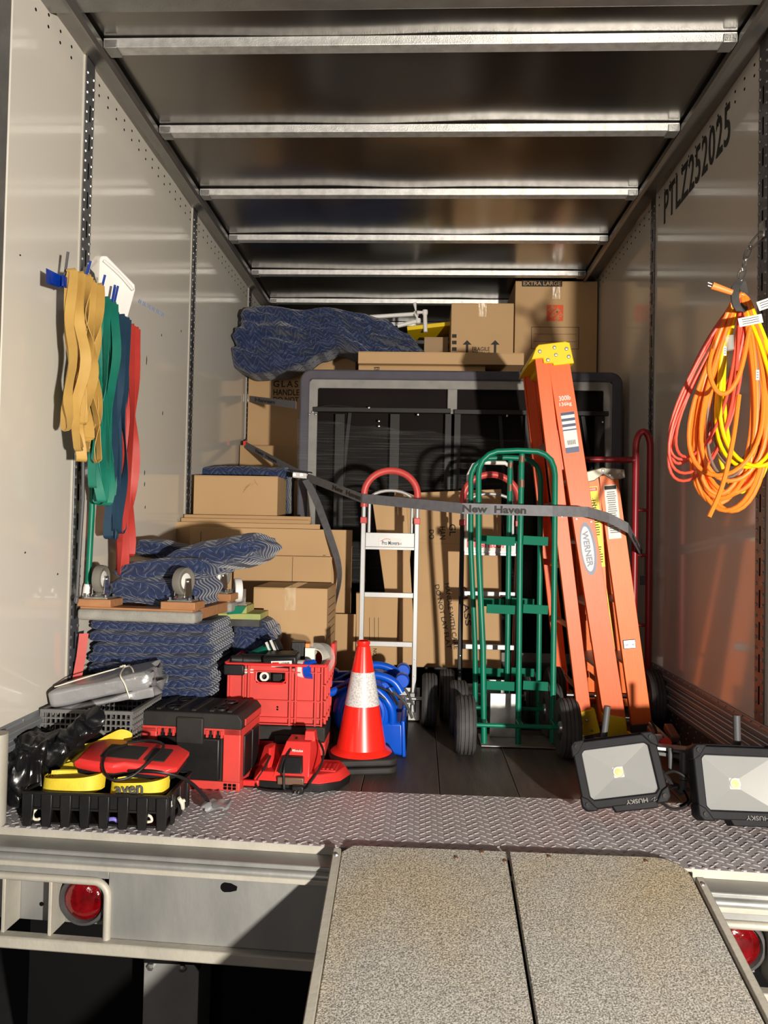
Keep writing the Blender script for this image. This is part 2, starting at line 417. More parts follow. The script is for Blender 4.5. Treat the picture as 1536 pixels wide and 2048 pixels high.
def wheel(parent, c, ax, R, wd, tire='rubber', hub='zinc', world=True, name='wheel', tread=True, hubr=.45):
    M = align(c, ax); h = wd/2; b = .012 if R > .08 else .005
    prof = [(R*hubr, -h*.8), (R*.8, -h), (R-b, -h), (R, -h+b)]
    if tread:
        for k in range(4):
            z = (-.6+.4*k)*h; prof += [(R, z-.002), (R-.005, z-.0015), (R-.005, z+.0015), (R, z+.002)]
    prof += [(R, h-b), (R-b, h), (R*.8, h), (R*hubr, h*.8)]
    t = MB().lathe(prof, 36, M, closed=True).build(name, tire, parent, smooth=True, world=world)
    q = MB().lathe([(R*.12, -h*.95), (R*.2, -h*.9), (R*.25, -h*.4), (R*hubr, -h*.3), (R*hubr*1.08, -h*.82), (R*hubr*1.08, h*.82), (R*hubr, h*.3), (R*.25, h*.4), (R*.2, h*.9), (R*.12, h*.95)], 24, M).build('wheel_hub', hub, t, smooth=True)
    if world:
        q.data.transform(WM[parent].inverted())
    return t
# ================================================================ the truck body
XL, XR = -1.28, 1.18
ZR = 2.652          # roof sheet
ZK = .272          # top of the kick rails
YF = 7.3
Y0 = 2.27
def kick_profile(side):
    # (inward distance, z)
    pts = [(0, 0), (.012, 0)]
    z = .105; pts.append((.012, z))
    for k in range(4):
        pts += [(.016, z+.003), (.030, z+.010), (.030, z+.026), (.014, z+.034)]; z += .040
    pts += [(.010, z+.0), (.010, ZK), (0, ZK)]
    X = XL if side < 0 else XR
    return [(X - side*a, b) for a, b in pts]
for side, nm, X in ((-1, 'wall_left', XL), (1, 'wall_right', XR)):
    wall = struct(nm)
    n = Vector((-side, 0, 0))
    ys = [2.81, 4.17, 5.56, 6.95] if side < 0 else [2.71, 3.99, 5.35, 6.75]
    e = [Y0]+ys+[YF]
    for i in range(len(e)-1):
        a = e[i]+(.04 if i else 0); b = e[i+1]-(.04 if i < len(ys) else 0)
        p = MB().box(min(X, X+side*.02), max(X, X+side*.02), a-.012 if i else a, b+.012, ZK-.05, 2.69).build('wall_panel', 'panel_white', wall, bevel=.002)
        hb = MB(); y = a+.05
        while y < b-.03:
            for zz in (2.615, 2.575):
                hb.lathe([(.0055, 0), (.0055, .0012)], 8, align((X-side*.0002, y, zz), n))
            y += .085
        if hb.v: hb.build('rivet_hole', 'hole', wall, kind='stuff')
    for y in ys:
        po = MB().prism([(X-side*a_, b_) for a_, b_ in ((0, 0), (.006, 0), (.006, 1), (0, 1))], 0, .1)
        po = MB()
        po.box(min(X, X-side*.007), max(X, X-side*.007), y-.036, y+.036, ZK-.02, 2.67)
        po = po.build('logistic_post', 'post_steel', wall, bevel=.002)
        rv = MB(); sl = MB(); z = ZK+.03
        while z < 2.62:
            for s in (-1, 1): rv.dome((X-side*.007, y+s*.026, z), n, .0075, .005)
            z += .037
        z = ZK+.06
        while z < 2.5:
            sl.box(min(X-side*.0065, X-side*.008), max(X-side*.0065, X-side*.008), y-.004, y+.004, z, z+.062); z += .11
        rv.build('rivet', 'galv', po, smooth=True, kind='stuff')
        sl.build('post_slot', 'hole', po, kind='stuff')
        # pale caulk lines beside the post
        for s in (-1, 1): MB().box(min(X, X-side*.004), max(X, X-side*.004), y+s*.042-.004, y+s*.042+.004, ZK, 2.67).build('caulk_line', 'caulk', wall)
    bb = struct('baseboard_left' if side < 0 else 'baseboard_right')
    MB().prism(kick_profile(side), Y0, YF).build('kick_rail', 'kick_alu', bb, smooth=False, bevel=.002)
    rv = MB(); y = Y0+.04
    while y < 5.5:
        rv.dome((X-side*.010, y, ZK-.008), n, .006, .005); 
        for k, zz in enumerate((.09, .06, .03)): rv.dome((X-side*.012, y+.02*k, zz), n, .0045, .003)
        y += .075 if side > 0 else .14
    rv.build('kick_rivet', 'zinc', bb, smooth=True, kind='stuff')
    MB().box(min(X-side*.012, X-side*.0125-.0), max(X-side*.012, X-side*.0128), Y0, YF, .004, .1).build('scuff_plate', 'kick_dark', bb)
    tr = struct('trim_1' if side < 0 else 'trim_2')
    prof = [(0, 2.655), (.03, 2.648), (.07, 2.634), (.10, 2.602), (.112, 2.612), (.112, 2.637), (.085, 2.645), (.085, 2.68), (0, 2.68)]
    MB().prism([(X-side*a, b) for a, b in prof], Y0-.1, YF).build('roof_rail', 'rail_alu', tr, smooth=True)
cl = struct('ceiling')
rs = MB(); nx, ny = 40, 80
for j in range(ny+1):
    for i in range(nx+1):
        x = XL+(XR-XL)*i/nx; y = Y0-.1+(YF-Y0+.1)*j/ny
        z = ZR+.006*fbm((x*.9, y*2.2, 3), 1)+.004*fbm((x*2, y*4, 9), 1)
        rs.v.append(Vector((x, y, z)))
for j in range(ny):
    for i in range(nx):
        a = j*(nx+1)+i; rs.f.append([a, a+1, a+nx+2, a+nx+1])
rs.build('roof_sheet', 'roof_alu', cl, smooth=True)
for y in (2.69, 3.28, 3.90, 4.51, 5.12, 5.76, 6.4, 7.0):
    hat = [(y-.027, ZR-.004), (y-.024, 2.615), (y+.024, 2.615), (y+.027, ZR-.004)]
    m = Matrix(((0, 1, 0, 0), (1, 0, 0, 0), (0, 0, 1, 0), (0, 0, 0, 1)))
    b = MB().prism(hat, XL+.115, XR-.115, m).build('roof_bow', 'galv_bright', cl, bevel=.002)
    for s, xx in ((-1, XL+.12), (1, XR-.12)):
        MB().box(min(xx, xx-s*.045), max(xx, xx-s*.045), y-.03, y+.03, 2.610, 2.640).build('bow_bracket', 'galv', b, bevel=.002)
hd = struct('trim_3')
MB().box(XL, XR, 2.39, 2.50, 2.625, 2.71).build('door_header', 'galv', hd, bevel=.006)
MB().box(XL, XR, 2.36, 2.39, 2.625, 2.71).build('header_lip', 'galv_bright', hd, bevel=.003)
wf = MB().box(XL, XR, YF, YF+.05, 0, 2.7).build('wall_front', 'panel_white'); tag(wf, kind='structure')
# floor planks
fl = struct('floor')
for i in range(9):
    x0 = XL+.0+i*.2735
    MB().box(x0+.0015, x0+.2735-.0015, 2.675, YF, -.03, 0).build('floor_plank', 'wood_floor' if i % 3 else 'wood_floor_b', fl, bevel=.002)
MB().box(XL, XR, 2.30, YF, -.06, -.031).build('subfloor', 'black', fl)
def ye(X): return 2.19-.052*X
pl = MB().hexa([(XL-.1, ye(XL-.1), -.012), (XR+.1, ye(XR+.1), -.012), (XR+.1, 2.673, -.012), (XL-.1, 2.673, -.012), (XL-.1, ye(XL-.1), 0), (XR+.1, ye(XR+.1), 0), (XR+.1, 2.673, 0), (XL-.1, 2.673, 0)]).build('tread_plate', 'plate', fl)
lg = MB()
r = 0; y = 2.15
while y < 2.665:
    x = XL-.08+(.018 if r % 2 else 0); k = 0
    while x < XR+.08:
        if y > ye(x)+.018:
            a = math.radians(38 if (r+k) % 2 else -38)*1 ; ca, sa = math.cos(a), math.sin(a); l, w_, h = .0115, .0022, .0018
            def q(u, v, z): return (x+u*ca-v*sa, y+u*sa+v*ca, z)
            lg.add([q(-l, 0, 0), q(-l*.4, -w_, 0), q(l*.4, -w_, 0), q(l, 0, 0), q(l*.4, w_, 0), q(-l*.4, w_, 0), q(-l*.6, 0, h), q(l*.6, 0, h)],
                   [(0, 1, 6), (1, 2, 7, 6), (2, 3, 7), (3, 4, 7), (4, 5, 6, 7), (5, 0, 6)])
        x += .036; k += 1
    y += .019; r += 1
lg.build('tread_lug', 'plate', pl, kind='stuff')
eg = MB(); x = XL
while x < XR:
    eg.dome((x, ye(x)+.008, 0), (0, 0, 1), .008, .003); x += .034
eg.build('edge_lug', 'plate', pl, kind='stuff')
# rear frame, sill and bumper (skewed a touch like the deck edge)
SK = math.atan(.052)
rear = struct('trim_4', (0, 2.19, 0)); 
rear.rotation_euler = (0, 0, -SK); WM[rear] = Matrix.Translation((0, 2.19, 0)) @ Matrix.Rotation(-SK, 4, 'Z')
MB().box(-1.6, 1.6, -.085, .0, -.05, -.022).build('sill_ledge', 'sheet_metal', rear, bevel=.004)
MB().box(-1.6, 1.6, -.001, .004, -.03, -.001).build('edge_strip', 'sheet_pale', rear)
MB().tube([(-1.6, -.09, -.045), (1.6, -.09, -.045)], .012, 10).build('sill_bead', 'sheet_metal', rear, smooth=True)
MB().box(-1.6, 1.6, -.104, -.085, -.066, -.05).build('sill_lip', 'sheet_pale', rear, bevel=.003)
# bumper face with the lamp openings
def fx(px, py): return at(px, py, 2.12).x
zt, zb, yb = -.066, -.262, -.075
xa = -.855; xb = .775
MB().box(xa, xb, yb, yb+.008, zb, zt).build('bumper_face', 'sheet_metal', rear, bevel=.002)
MB().box(-1.6, 1.6, yb-.03, yb+.006, zb-.034, zb).build('bumper_flange', 'sheet_pale', rear, bevel=.005)
for s in (-1, 1):
    e0, e1 = (-1.6, xa) if s < 0 else (xb, 1.6)
    MB().box(e0, e1, yb, yb+.008, -.098, zt).build('bumper_face', 'sheet_metal', rear, bevel=.002)
    MB().box(e0, e1, yb+.07, yb+.075, zb, -.09).build('recess_back', 'sheet_metal', rear)
    # rounded rim of the opening
    ce = xa if s < 0 else xb
    pts = [(ce+s*.45, yb-.004, -.104)]+[Vector((ce+s*.04, yb-.004, -.144))+Vector((-s*.04*math.sin(t), 0, .04*math.cos(t))) for t in [PI/2*i/8 for i in range(9)]]+[(ce, yb-.004, zb)]
    MB().tube(pts, .011, 10).build('opening_rim', 'sheet_pale', rear, smooth=True)
    for dx in (.166, .305, .47):
        MB().box(ce+s*dx-.005, ce+s*dx+.005, yb-.012, yb+.07, zb, -.10).build('gusset', 'sheet_pale', rear, bevel=.002)
    lampc = Vector((ce+s*.088, yb+.045, -.176))
    ly = align(lampc, (0, -1, 0))
    rl = thing('tail_lamp', ('round red tail lamp in the bumper recess on the left' if s < 0 else 'round red tail lamp half hidden by the right edge of the ramp'), 'light', WM[rear] @ lampc, (0, 0, -SK))
    l2 = align((0, 0, 0), (0, -1, 0))
    MB().lathe([(.045, -.02), (.072, -.02), (.074, .012), (.070, .02), (.062, .022), (.058, .008), (.045, .006)], 40, l2).build('rubber_gasket', 'rubber', rl, smooth=True)
    MB().lathe([(.057, .004), (.057, .014), (.050, .021), (.03, .026), (.0001, .028)], 40, l2).build('lens', 'lamp_red', rl, smooth=True)
    if s < 0:
        for zz in (-.14, -.215): MB().lathe([(.006, 0), (.006, .002)], 12, align((ce-.235, yb+.0695, zz), (0, -1, 0))).build('bolt_hole', 'hole', rear)
k = MB(); pts = [(.016*math.cos(t)-.0, .014*math.sin(t)) for t in [PI/2+.3+(2*PI-PI-.6)*i/10 for i in range(11)]]+[(.012, -.012), (.030, -.007), (.032, .004), (.014, .012)]
k.prism([(a-.515, b-.098) for a, b in pts], yb-.001, yb+.002).build('keyhole', 'hole', rear)
# hanging bracket, black panel added to darken under the truck, ground
br = thing('hitch_bracket', 'grey steel bracket plate bolted below the bumper', 'bracket', (0, 2.33, 0))
p0 = at(288, 1925, 2.33); p1 = at(398, 1925, 2.33)
MB().prism([(p0.x, p0.z), (p1.x-.015, p0.z), (p1.x, p0.z-.02), (p1.x, p0.z-.4), (p0.x, p0.z-.4)], 0, .01).build('plate', 'sheet_metal', br, bevel=.002)
MB().box(p1.x-.008, p1.x, .01, .14, p0.z-.4, p0.z-.02).build('side_web', 'sheet_metal', br)
for i, px_ in enumerate((303, 366)):
    c = at(px_, 1927, 2.33); MB().lathe([(.011, 0), (.011, .012), (.0, .014)], 6, align((c.x, 0, p0.z-.008), (0, -1, 0))).build('bolt', 'zinc', br)
MB().box(p0.x, p1.x, -.002, .06, p0.z, p0.z+.10).build('hanger', 'black', br)
mf = MB().box(-1.25, 1.2, 2.5, 2.51, -.93, -.26).build('mud_flap', 'black'); tag(mf, 'black rubber mud flap hanging in the dark below the bumper', 'mud flap')
MB().box(-1.2, 1.15, 2.49, 2.56, -.27, -.06).build('flap_hanger', 'black', mf)
g = MB().box(-6, 6, -6, 9, -1.0, -.95).build('ground', 'ground'); g['kind'] = 'structure'
g = struct('wall_post')
g.name = 'trim_5'
MB().box(XL-.12, XL-.002, 2.2, Y0, 0, 2.72).build('rear_post', 'galv', g, bevel=.006)
MB().cyl((XL+.02, 2.27, 0), (XL+.02, 2.27, .27), .036, n=24).build('post_guard', 'sheet_pale', g, smooth=True)
# ramp
DN = Vector((0, -1, -.256)).normalized(); RN = Vector((0, -.256, 1)).normalized()
rt = Vector((0, 2.187, .014))
rmp = thing('loading_ramp', 'long gritty two-panel loading ramp sloping down from the truck deck', 'ramp', rt)
def rp(x, s, h): return Vector((x, 0, 0))+DN*s+RN*h
xl, xm, xr_ = -.20, .262, .745
Lr = 3.65
def panel(a, b, rc, sd):
    pts = []
    if sd < 0: pts = [(a, .03), (a+.03, 0), (b, 0), (b, Lr), (a, Lr)]
    else: pts = [(a, 0), (b-.08, 0)]+[(b-.08+.08*math.sin(t), .08-.08*math.cos(t)) for t in (.4, .8, 1.2, PI/2)]+[(b, Lr), (a, Lr)]
    n = len(pts); m = MB(); m.v = [rp(x, s, -.018) for x, s in pts]+[rp(x, s, 0) for x, s in pts]
    m.f = [list(range(n)), [2*n-1-i for i in range(n)]]+[(i, i+n, (i+1) % n+n, (i+1) % n) for i in range(n)]
    return m.build('ramp_panel', 'ramp_grit', rmp, bevel=.003)
panel(xl, xm-.004, 0, -1); panel(xm+.004, xr_, .08, 1)
for x, s0 in ((xl-.012, .03), (xr_+.012, .09)):
    m = MB(); w_ = .011
    m.hexa([rp(x-w_, s0, -.06), rp(x+w_, s0, -.06), rp(x+w_, s0, .012), rp(x-w_, s0, .012), rp(x-w_, Lr, -.06), rp(x+w_, Lr, -.06), rp(x+w_, Lr, .012), rp(x-w_, Lr, .012)])
    o = m.build('ramp_rail', 'sheet_pale', rmp, bevel=.003)
    MB().dome(rp(x, s0+.03, .012), RN, .007, .004, 8).build('rivet', 'zinc', o, smooth=True)
MB().hexa([rp(xm-.004, .02, -.03), rp(xm+.004, .02, -.03), rp(xm+.004, .02, -.016), rp(xm-.004, .02, -.016), rp(xm-.004, Lr, -.03), rp(xm+.004, Lr, -.03), rp(xm+.004, Lr, -.016), rp(xm-.004, Lr, -.016)]).build('centre_seam', 'black', rmp)
MB().hexa([rp(xl-.02, 0.06, -.075), rp(xr_+.0, 0.06, -.075), rp(xr_+.0, .06, -.02), rp(xl-.02, .06, -.02), rp(xl-.02, .14, -.09), rp(xr_+.0, .14, -.09), rp(xr_+.0, .14, -.02), rp(xl-.02, .14, -.02)]).build('hook_bar', 'dark_red', rmp)
for px_, py_ in ((912, 1715), (963, 1704), (1010, 1722), (1098, 1713), (1292, 1722)):
    d = ray(px_, py_); t = (rt-CAM).dot(RN)/d.dot(RN); c = CAM+d*t-rt
    MB().dome(c, RN, .007, .003, 8).build('screw', 'worn_steel', rmp, smooth=True)
# unit number on the right wall
def onR(px, py): return atx(px, py, XR-.002)
a = onR(1330, 415); b = onR(1457, 245)
wr = bpy.data.objects['wall_right']
text('PTLZ252025', b.y-a.y and abs(a.y-b.y)*1.04, .165, basis(((XR-.002), (a.y+b.y)/2, (a.z+b.z)/2), (0, -1, 0), (0, 0, 1)), wr, 'ink', 'unit_number', bold=.012, spacing=1.08)
wlf = bpy.data.objects['wall_left']
sm = MB()
for px_, py_, h_ in ((278, 697, 14), (325, 826, 8), (289, 945, 10), (289, 968, 9), (323, 670, 5), (362, 662, 5), (290, 1014, 6), (260, 1003, 3), (50, 1105, 4), (40, 510, 4), (293, 720, 18), (160, 1145, 3), (115, 1148, 4)):
    p = atx(px_, py_, XL); k_ = -p.y/FPX*0+p.y/FPX
    y_, z_, hh = p.y, p.z, h_*k_/2
    sm.prism([(y_-.004, z_-hh), (y_+.002, z_-hh*1.1), (y_+.006, z_+hh*.2), (y_+.001, z_+hh), (y_-.003, z_+hh*.4)], XL, XL+.0008, Matrix(((0, 1, 0, 0), (1, 0, 0, 0), (0, 0, 1, 0), (0, 0, 0, 1))))
sm.build('scuff_mark', 'ink', wlf, kind='stuff')
sq = MB(); mat('marker_blue', (.12, .2, .38), .6)
for k0 in range(6):
    P = []
    for i in range(9):
        p = atx(276+k0*9+i*.8, 601+k0*5+i*.5+5*math.sin(i*1.6+k0*2), XL); P.append(Vector((XL+.0004, p.y, p.z)))
    sq.tube(P, .0012, 5)
sq.build('marker_scribble', 'marker_blue', wlf, kind='stuff')
# ================================================================ cartons and sheets at the back
UPZ = Vector((0, 0, 1))
def carton(label, x0, x1, y0, y1, z0, z1, m='cardboard', group=None, tape=True, name='cardboard_box', seam=True, cat='box', rot=0):
    t = thing(name, label, cat, ((x0+x1)/2, (y0+y1)/2, z0), (0, 0, rot), group)
    w_, d, h = x1-x0, y1-y0, z1-z0
    MB().box(-w_/2, w_/2, -d/2, d/2, 0, h-.004).build('body', m, t, bevel=.003)
    if seam:
        MB().box(-w_/2+.001, w_/2-.001, -d/2+.001, -.002, h-.0045, h).build('flap', m, t, bevel=.001)
        MB().box(-w_/2+.001, w_/2-.001, .002, d/2-.001, h-.0045, h).build('flap', m, t, bevel=.001)
    if tape:
        MB().box(-.025, .025, -d/2-.0008, -d/2+.001, h-(.07 if tape is True else tape), h).box(-.025, .025, -d/2, d/2, h, h+.0008).build('tape', 'tape', t)
    return t
def front_text(t, s, px, py, Y, wpx, hpx, m='ink', rot=0, **k):
    c = at(px, py, Y); sc = Y/FPX
    a = math.radians(rot)
    x = Vector((math.cos(a), 0, math.sin(a))); y = Vector((-math.sin(a), 0, math.cos(a)))
    text(s, wpx*sc, hpx*sc, basis((c.x, Y-.0012, c.z), x, y), t, m, **k)
# GLASS carton standing against the left wall
a = at(487, 697, 5.5); b = at(712, 697, 5.5)
glassbox = carton('tall picture carton printed GLASS HANDLE WITH CARE under the draped navy blanket', XL+.02, b.x, 5.5, 5.75, 1.3, 2.195, tape=False)
front_text(glassbox, 'GLASS', 577, 768, 5.5, 62, 13, spacing=1.3)
front_text(glassbox, 'HANDLE WITH', 592, 785, 5.5, 92, 12)
front_text(glassbox, 'DO NOT LAY', 585, 799, 5.5, 78, 10)
lowbox = carton('brown carton under the tall GLASS carton, behind the grey strap', XL+.014, at(705, 900, 5.31).x, 5.31, 5.8, .62, at(540, 891, 5.31).z, 'cardboard_b', tape=False)
front_text(lowbox, 'GLASS', 578, 957, 5.31, 42, 9)
carton('brown carton at the bottom of the stack under the GLASS carton', XL+.014, at(705, 900, 5.31).x, 5.31, 5.8, 0.0, .617, 'cardboard_b', tape=False)
glassbox.location.z = at(540, 891, 5.31).z; 
z_l = at(540, 891, 5.31).z
dz = z_l-1.3
WM[glassbox] = Matrix.Translation(glassbox.location)
for c in bpy.data.objects:
    if c.parent == glassbox and c.name.startswith(('body', 'flap')):
        for v in c.data.vertices:
            if v.co.z > .1: v.co.z -= dz
# right-hand cartons
Yx = 5.2
a = at(1031, 562, Yx)
zb = 1.90
xlb = carton('tallest brown carton, printed EXTRA LARGE with an orange logo, at the top right', a.x, XR-.012, Yx, Yx+.5, zb, a.z, 'cardboard', tape=.12)
Mh = Yx
c = at(1084, 567, Yx); sc = Yx/FPX
MB().box(c.x-.135, c.x+.135, Yx-.001, Yx+.001, c.z-.021, c.z+.021).build('printed_band', 'ink', xlb, world=True)
text('EXTRA LARGE', .25, .027, basis((c.x, Yx-.0018, c.z), (1, 0, 0), (0, 0, 1)), xlb, 'cardboard')
c = at(1110, 626, Yx)
MB().box(c.x-.055, c.x+.055, Yx-.001, Yx+.001, c.z-.055, c.z+.055).build('orange_logo', 'logo_orange', xlb, world=True)
for i, wd in enumerate(('THE', 'HOME', 'DEPOT')):
    dd = (i-1)*.034
    text(wd, .06+.028*(i == 1)+.015*(i == 2) - .01, .026, basis((c.x+dd*.75, Yx-.0018, c.z-dd*.75), (1, 0, 1), (-1, 0, 1)), xlb, 'cardboard', bold=.02)
c = at(1110, 676, Yx)
for (x0, x1, z0, z1) in ((-.16, .16, .072, .075), (-.16, .16, -.075, -.072), (-.16, -.157, -.075, .075), (.157, .16, -.075, .075), (-.14, .14, .025, .027), (-.14, .14, -.025, -.023)):
    MB().box(c.x+x0, c.x+x1, Yx-.0008, Yx+.001, c.z+z0, c.z+z1).build('printed_line', 'ink', xlb, world=True)
Yg = 5.05
a = at(903, 606, Yg); b = at(1028, 606, Yg); bz = at(960, 735, Yg).z
frg = carton('brown carton printed FRAGILE THIS SIDE UP with two up arrows', a.x, b.x, Yg, Yg+.4, bz, a.z, 'cardboard', tape=.09)
front_text(frg, 'FRAGILE', 962, 698, Yg, 35, 8); front_text(frg, 'THIS SIDE UP', 962, 707, Yg, 35, 7)
for px_ in (934, 990):
    p = at(px_, 700, Yg)
    MB().prism([(p.x-.008, p.z-.06), (p.x+.008, p.z-.06), (p.x+.008, p.z+.035), (p.x+.03, p.z+.035), (p.x, p.z+.065), (p.x-.03, p.z+.035), (p.x-.008, p.z+.035)], Yg-.001, Yg+.001).build('printed_arrow', 'ink', frg, world=True)
for k in range(4):
    p = at(904, 672+k*13, Yg); MB().box(p.x, p.x+.03, Yg-.001, Yg+.001, p.z-.012, p.z+.012).build('printed_block', 'ink', frg, world=True)
tt = at(880, 722, 4.62)
flat = carton('long shallow brown carton lying on top behind the charcoal upholstered frame', at(716, 722, 4.62).x, at(1048, 722, 4.62).x, 4.62, 5.5, bz-.075, bz-.002, 'cardboard', tape=False)
front_text(flat, 'D', 755, 738, 4.62, 8, 8, rot=-90)
carton('big plain brown carton hidden low behind the charcoal upholstered frame, left one', at(716, 722, 4.62).x, .38, 4.66, 5.6, .9, bz-.077, 'cardboard_b', tape=False)
carton('big plain brown carton hidden low behind the charcoal upholstered frame, right one', .40, XR-.02, 4.75, 5.75, .9, zb-.002, 'cardboard_b', tape=False)
carton('plain brown carton at the bottom behind the charcoal upholstered frame, left one', -.40, .38, 4.66, 5.6, 0, .898, 'cardboard_b', tape=False)
carton('plain brown carton at the bottom behind the charcoal upholstered frame, right one', .40, XR-.02, 4.75, 5.75, 0, .898, 'cardboard_b', tape=False)
# white pipes and yellow shelf bar behind the blanket
pv = thing('pipe_frame', 'white plastic pipe frame with elbow joints lying beside the navy blanket', 'pipe', at(800, 640, 5.3))
def pp(pts, Y=5.3): return [at(x, y, Y+i*.0) for i, (x, y) in enumerate(pts)]
def pipe(pts, r=.0145, Y=5.3):
    P = pp(pts, Y)
    MB().tube(smoothpath(P, 1), r, 12).build('pipe', 'white_plastic', pv, world=True, smooth=True)
    for q in P[1:-1]:
        MB().lathe([(.0001, -.021), (.018, -.016), (.0205, 0), (.018, .016), (.0001, .021)], 14, Matrix.Translation(q)).build('elbow', 'white_plastic', pv, world=True, smooth=True)
pipe([(740, 634), (832, 628), (829, 606)]); pipe([(795, 652), (836, 642), (831, 628)], Y=5.27); pipe([(834, 625), (850, 625), (851, 664)], Y=5.24)
yb_ = thing('yellow_shelf', 'yellow edged shelf board lying behind the pipes between blanket and FRAGILE carton', 'shelf', at(860, 665, 5.45))
p = at(815, 668, 5.4); q = at(902, 658, 5.4)
MB().bar(p, q, .3, .028).build('board', 'yellow', yb_, world=True, bevel=.003)
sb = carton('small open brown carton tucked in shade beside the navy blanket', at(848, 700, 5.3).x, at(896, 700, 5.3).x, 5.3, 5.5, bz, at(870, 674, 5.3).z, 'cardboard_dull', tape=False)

# upright charcoal upholstered frame
Yb = 4.4
fb = thing('upholstered_frame', 'large upright upholstered frame with charcoal rim, pale fabric edging and black underside', 'furniture', (at(920, 742, Yb).x, Yb, 0))
x0 = at(600, 742, Yb).x; x1 = min(at(1247, 742, Yb).x, XR-.012); z1 = at(920, 741, Yb).z; z0 = .12
def rring(x0, x1, z0, z1, r, w_, y0, y1, n=8):
    def rr(x0, x1, z0, z1, r):
        P = []
        for cx, cz, a0 in ((x1-r, z1-r, 0), (x0+r, z1-r, PI/2), (x0+r, z0+r, PI), (x1-r, z0+r, 1.5*PI)):
            P += [(cx+r*math.cos(a0+PI/2*i/n), cz+r*math.sin(a0+PI/2*i/n)) for i in range(n+1)]
        return P
    O = rr(x0, x1, z0, z1, r); I = rr(x0+w_, x1-w_, z0+w_, z1-w_, max(r-w_, .01)); m = MB(); k = len(O)
    m.v = [Vector((a, y0, b)) for a, b in O]+[Vector((a, y0, b)) for a, b in I]+[Vector((a, y1, b)) for a, b in O]+[Vector((a, y1, b)) for a, b in I]
    for i in range(k):
        j = (i+1) % k
        m.f += [[i, j, k+j, k+i], [2*k+i, 3*k+i, 3*k+j, 2*k+j], [i, 2*k+i, 2*k+j, j], [k+i, k+j, 3*k+j, 3*k+i]]
    return m
rring(x0, x1, z0, z1, .07, .058, Yb, Yb+.16).build('rim', 'rim_charcoal', fb, world=True, bevel=.012)
m = rring(x0+.05, x1-.05, z0+.05, z1-.05, .05, .055, Yb+.012, Yb+.03)
for v in m.v: v.y += .012*fbm((v.x*9, 0, v.z*9)); v.x += .006*fbm((v.z*11, 2, 1)); v.z += .006*fbm((v.x*13, 5, 1))
m.build('fabric_edging', 'fabric_grey', fb, world=True, smooth=True)
MB().box(x0+.08, x1-.08, Yb+.05, Yb+.15, z0+.08, z1-.08).build('underside_panel', 'underside', fb, world=True)
cxm = at(905, 800, Yb).x
MB().box(cxm-.028, cxm+.028, Yb+.02, Yb+.045, 1.60, z1-.09).build('centre_fabric', 'fabric_grey', fb, world=True, bevel=.006)
MB().box(cxm-.010, cxm+.010, Yb+.02, Yb+.05, .5, 1.60).build('centre_bar', 'fabric_grey', fb, world=True, bevel=.003)
zr = at(905, 822, Yb).z
MB().box(x0+.08, cxm-.01, Yb-.005, Yb+.03, zr-.014, zr+.014).build('cross_rail', 'steel_black', fb, world=True, bevel=.003)
MB().box(cxm+.01, x1-.08, Yb-.005, Yb+.03, zr-.018, zr+.010).build('cross_rail', 'steel_black', fb, world=True, bevel=.003)
MB().tube(smoothpath([at(628, 816, Yb), at(660, 811, Yb), at(700, 814, Yb), at(720, 820, Yb)], 4), .005, 6).build('spring_wire', 'steel_black', fb, world=True, smooth=True)
for px_ in (680, 790, 900, 912, 1060, 1200):
    c = at(px_, 838, Yb); MB().box(c.x-.028, c.x+.028, Yb+.0, Yb+.035, .45, c.z+.03).build('support_leg', 'steel_black', fb, world=True, bevel=.002)
for a_, b_ in (((700, 826), (680, 1010)), ((1165, 830), (1190, 990)), ((1000, 830), (1010, 1000))):
    MB().bar(at(*a_, Yb+.03), at(*b_, Yb+.03), .02, .008).build('brace', 'steel_black', fb, world=True)
for px_, py_ in ((626, 824), (738, 815), (758, 842), (836, 829), (1014, 832), (1205, 844), (758, 852), (619, 828), (632, 828)):
    MB().dome(at(px_, py_, Yb-.007), (0, -1, 0), .008, .005).build('bolt', 'chrome', fb, world=True, smooth=True)
# stretch film wrapped round its lower half
fm = MB(); P = []
for i in range(25):
    t = i/24; px_ = 594+t*(1060-594)
    top = at(px_, 838+45*t+3*math.sin(t*31), Yb-.018); bot = at(px_, 1240, Yb-.018)
    fm.v += [top+Vector((0, .004*math.sin(i*2.1), 0)), (top+bot)/2+Vector((0, .006*math.sin(i*1.3), 0)), bot]
for i in range(24):
    for j in range(2): a = i*3+j; fm.f.append([a, a+3, a+4, a+1])
fm.build('stretch_film', 'film', fb, world=True, smooth=True)
tag(MB().box(x0+.1, x1-.1, 4.25, 4.62, 0, .118).build('low_platform', 'black'), 'low black platform on the floor under the leaning cardboard', 'platform')

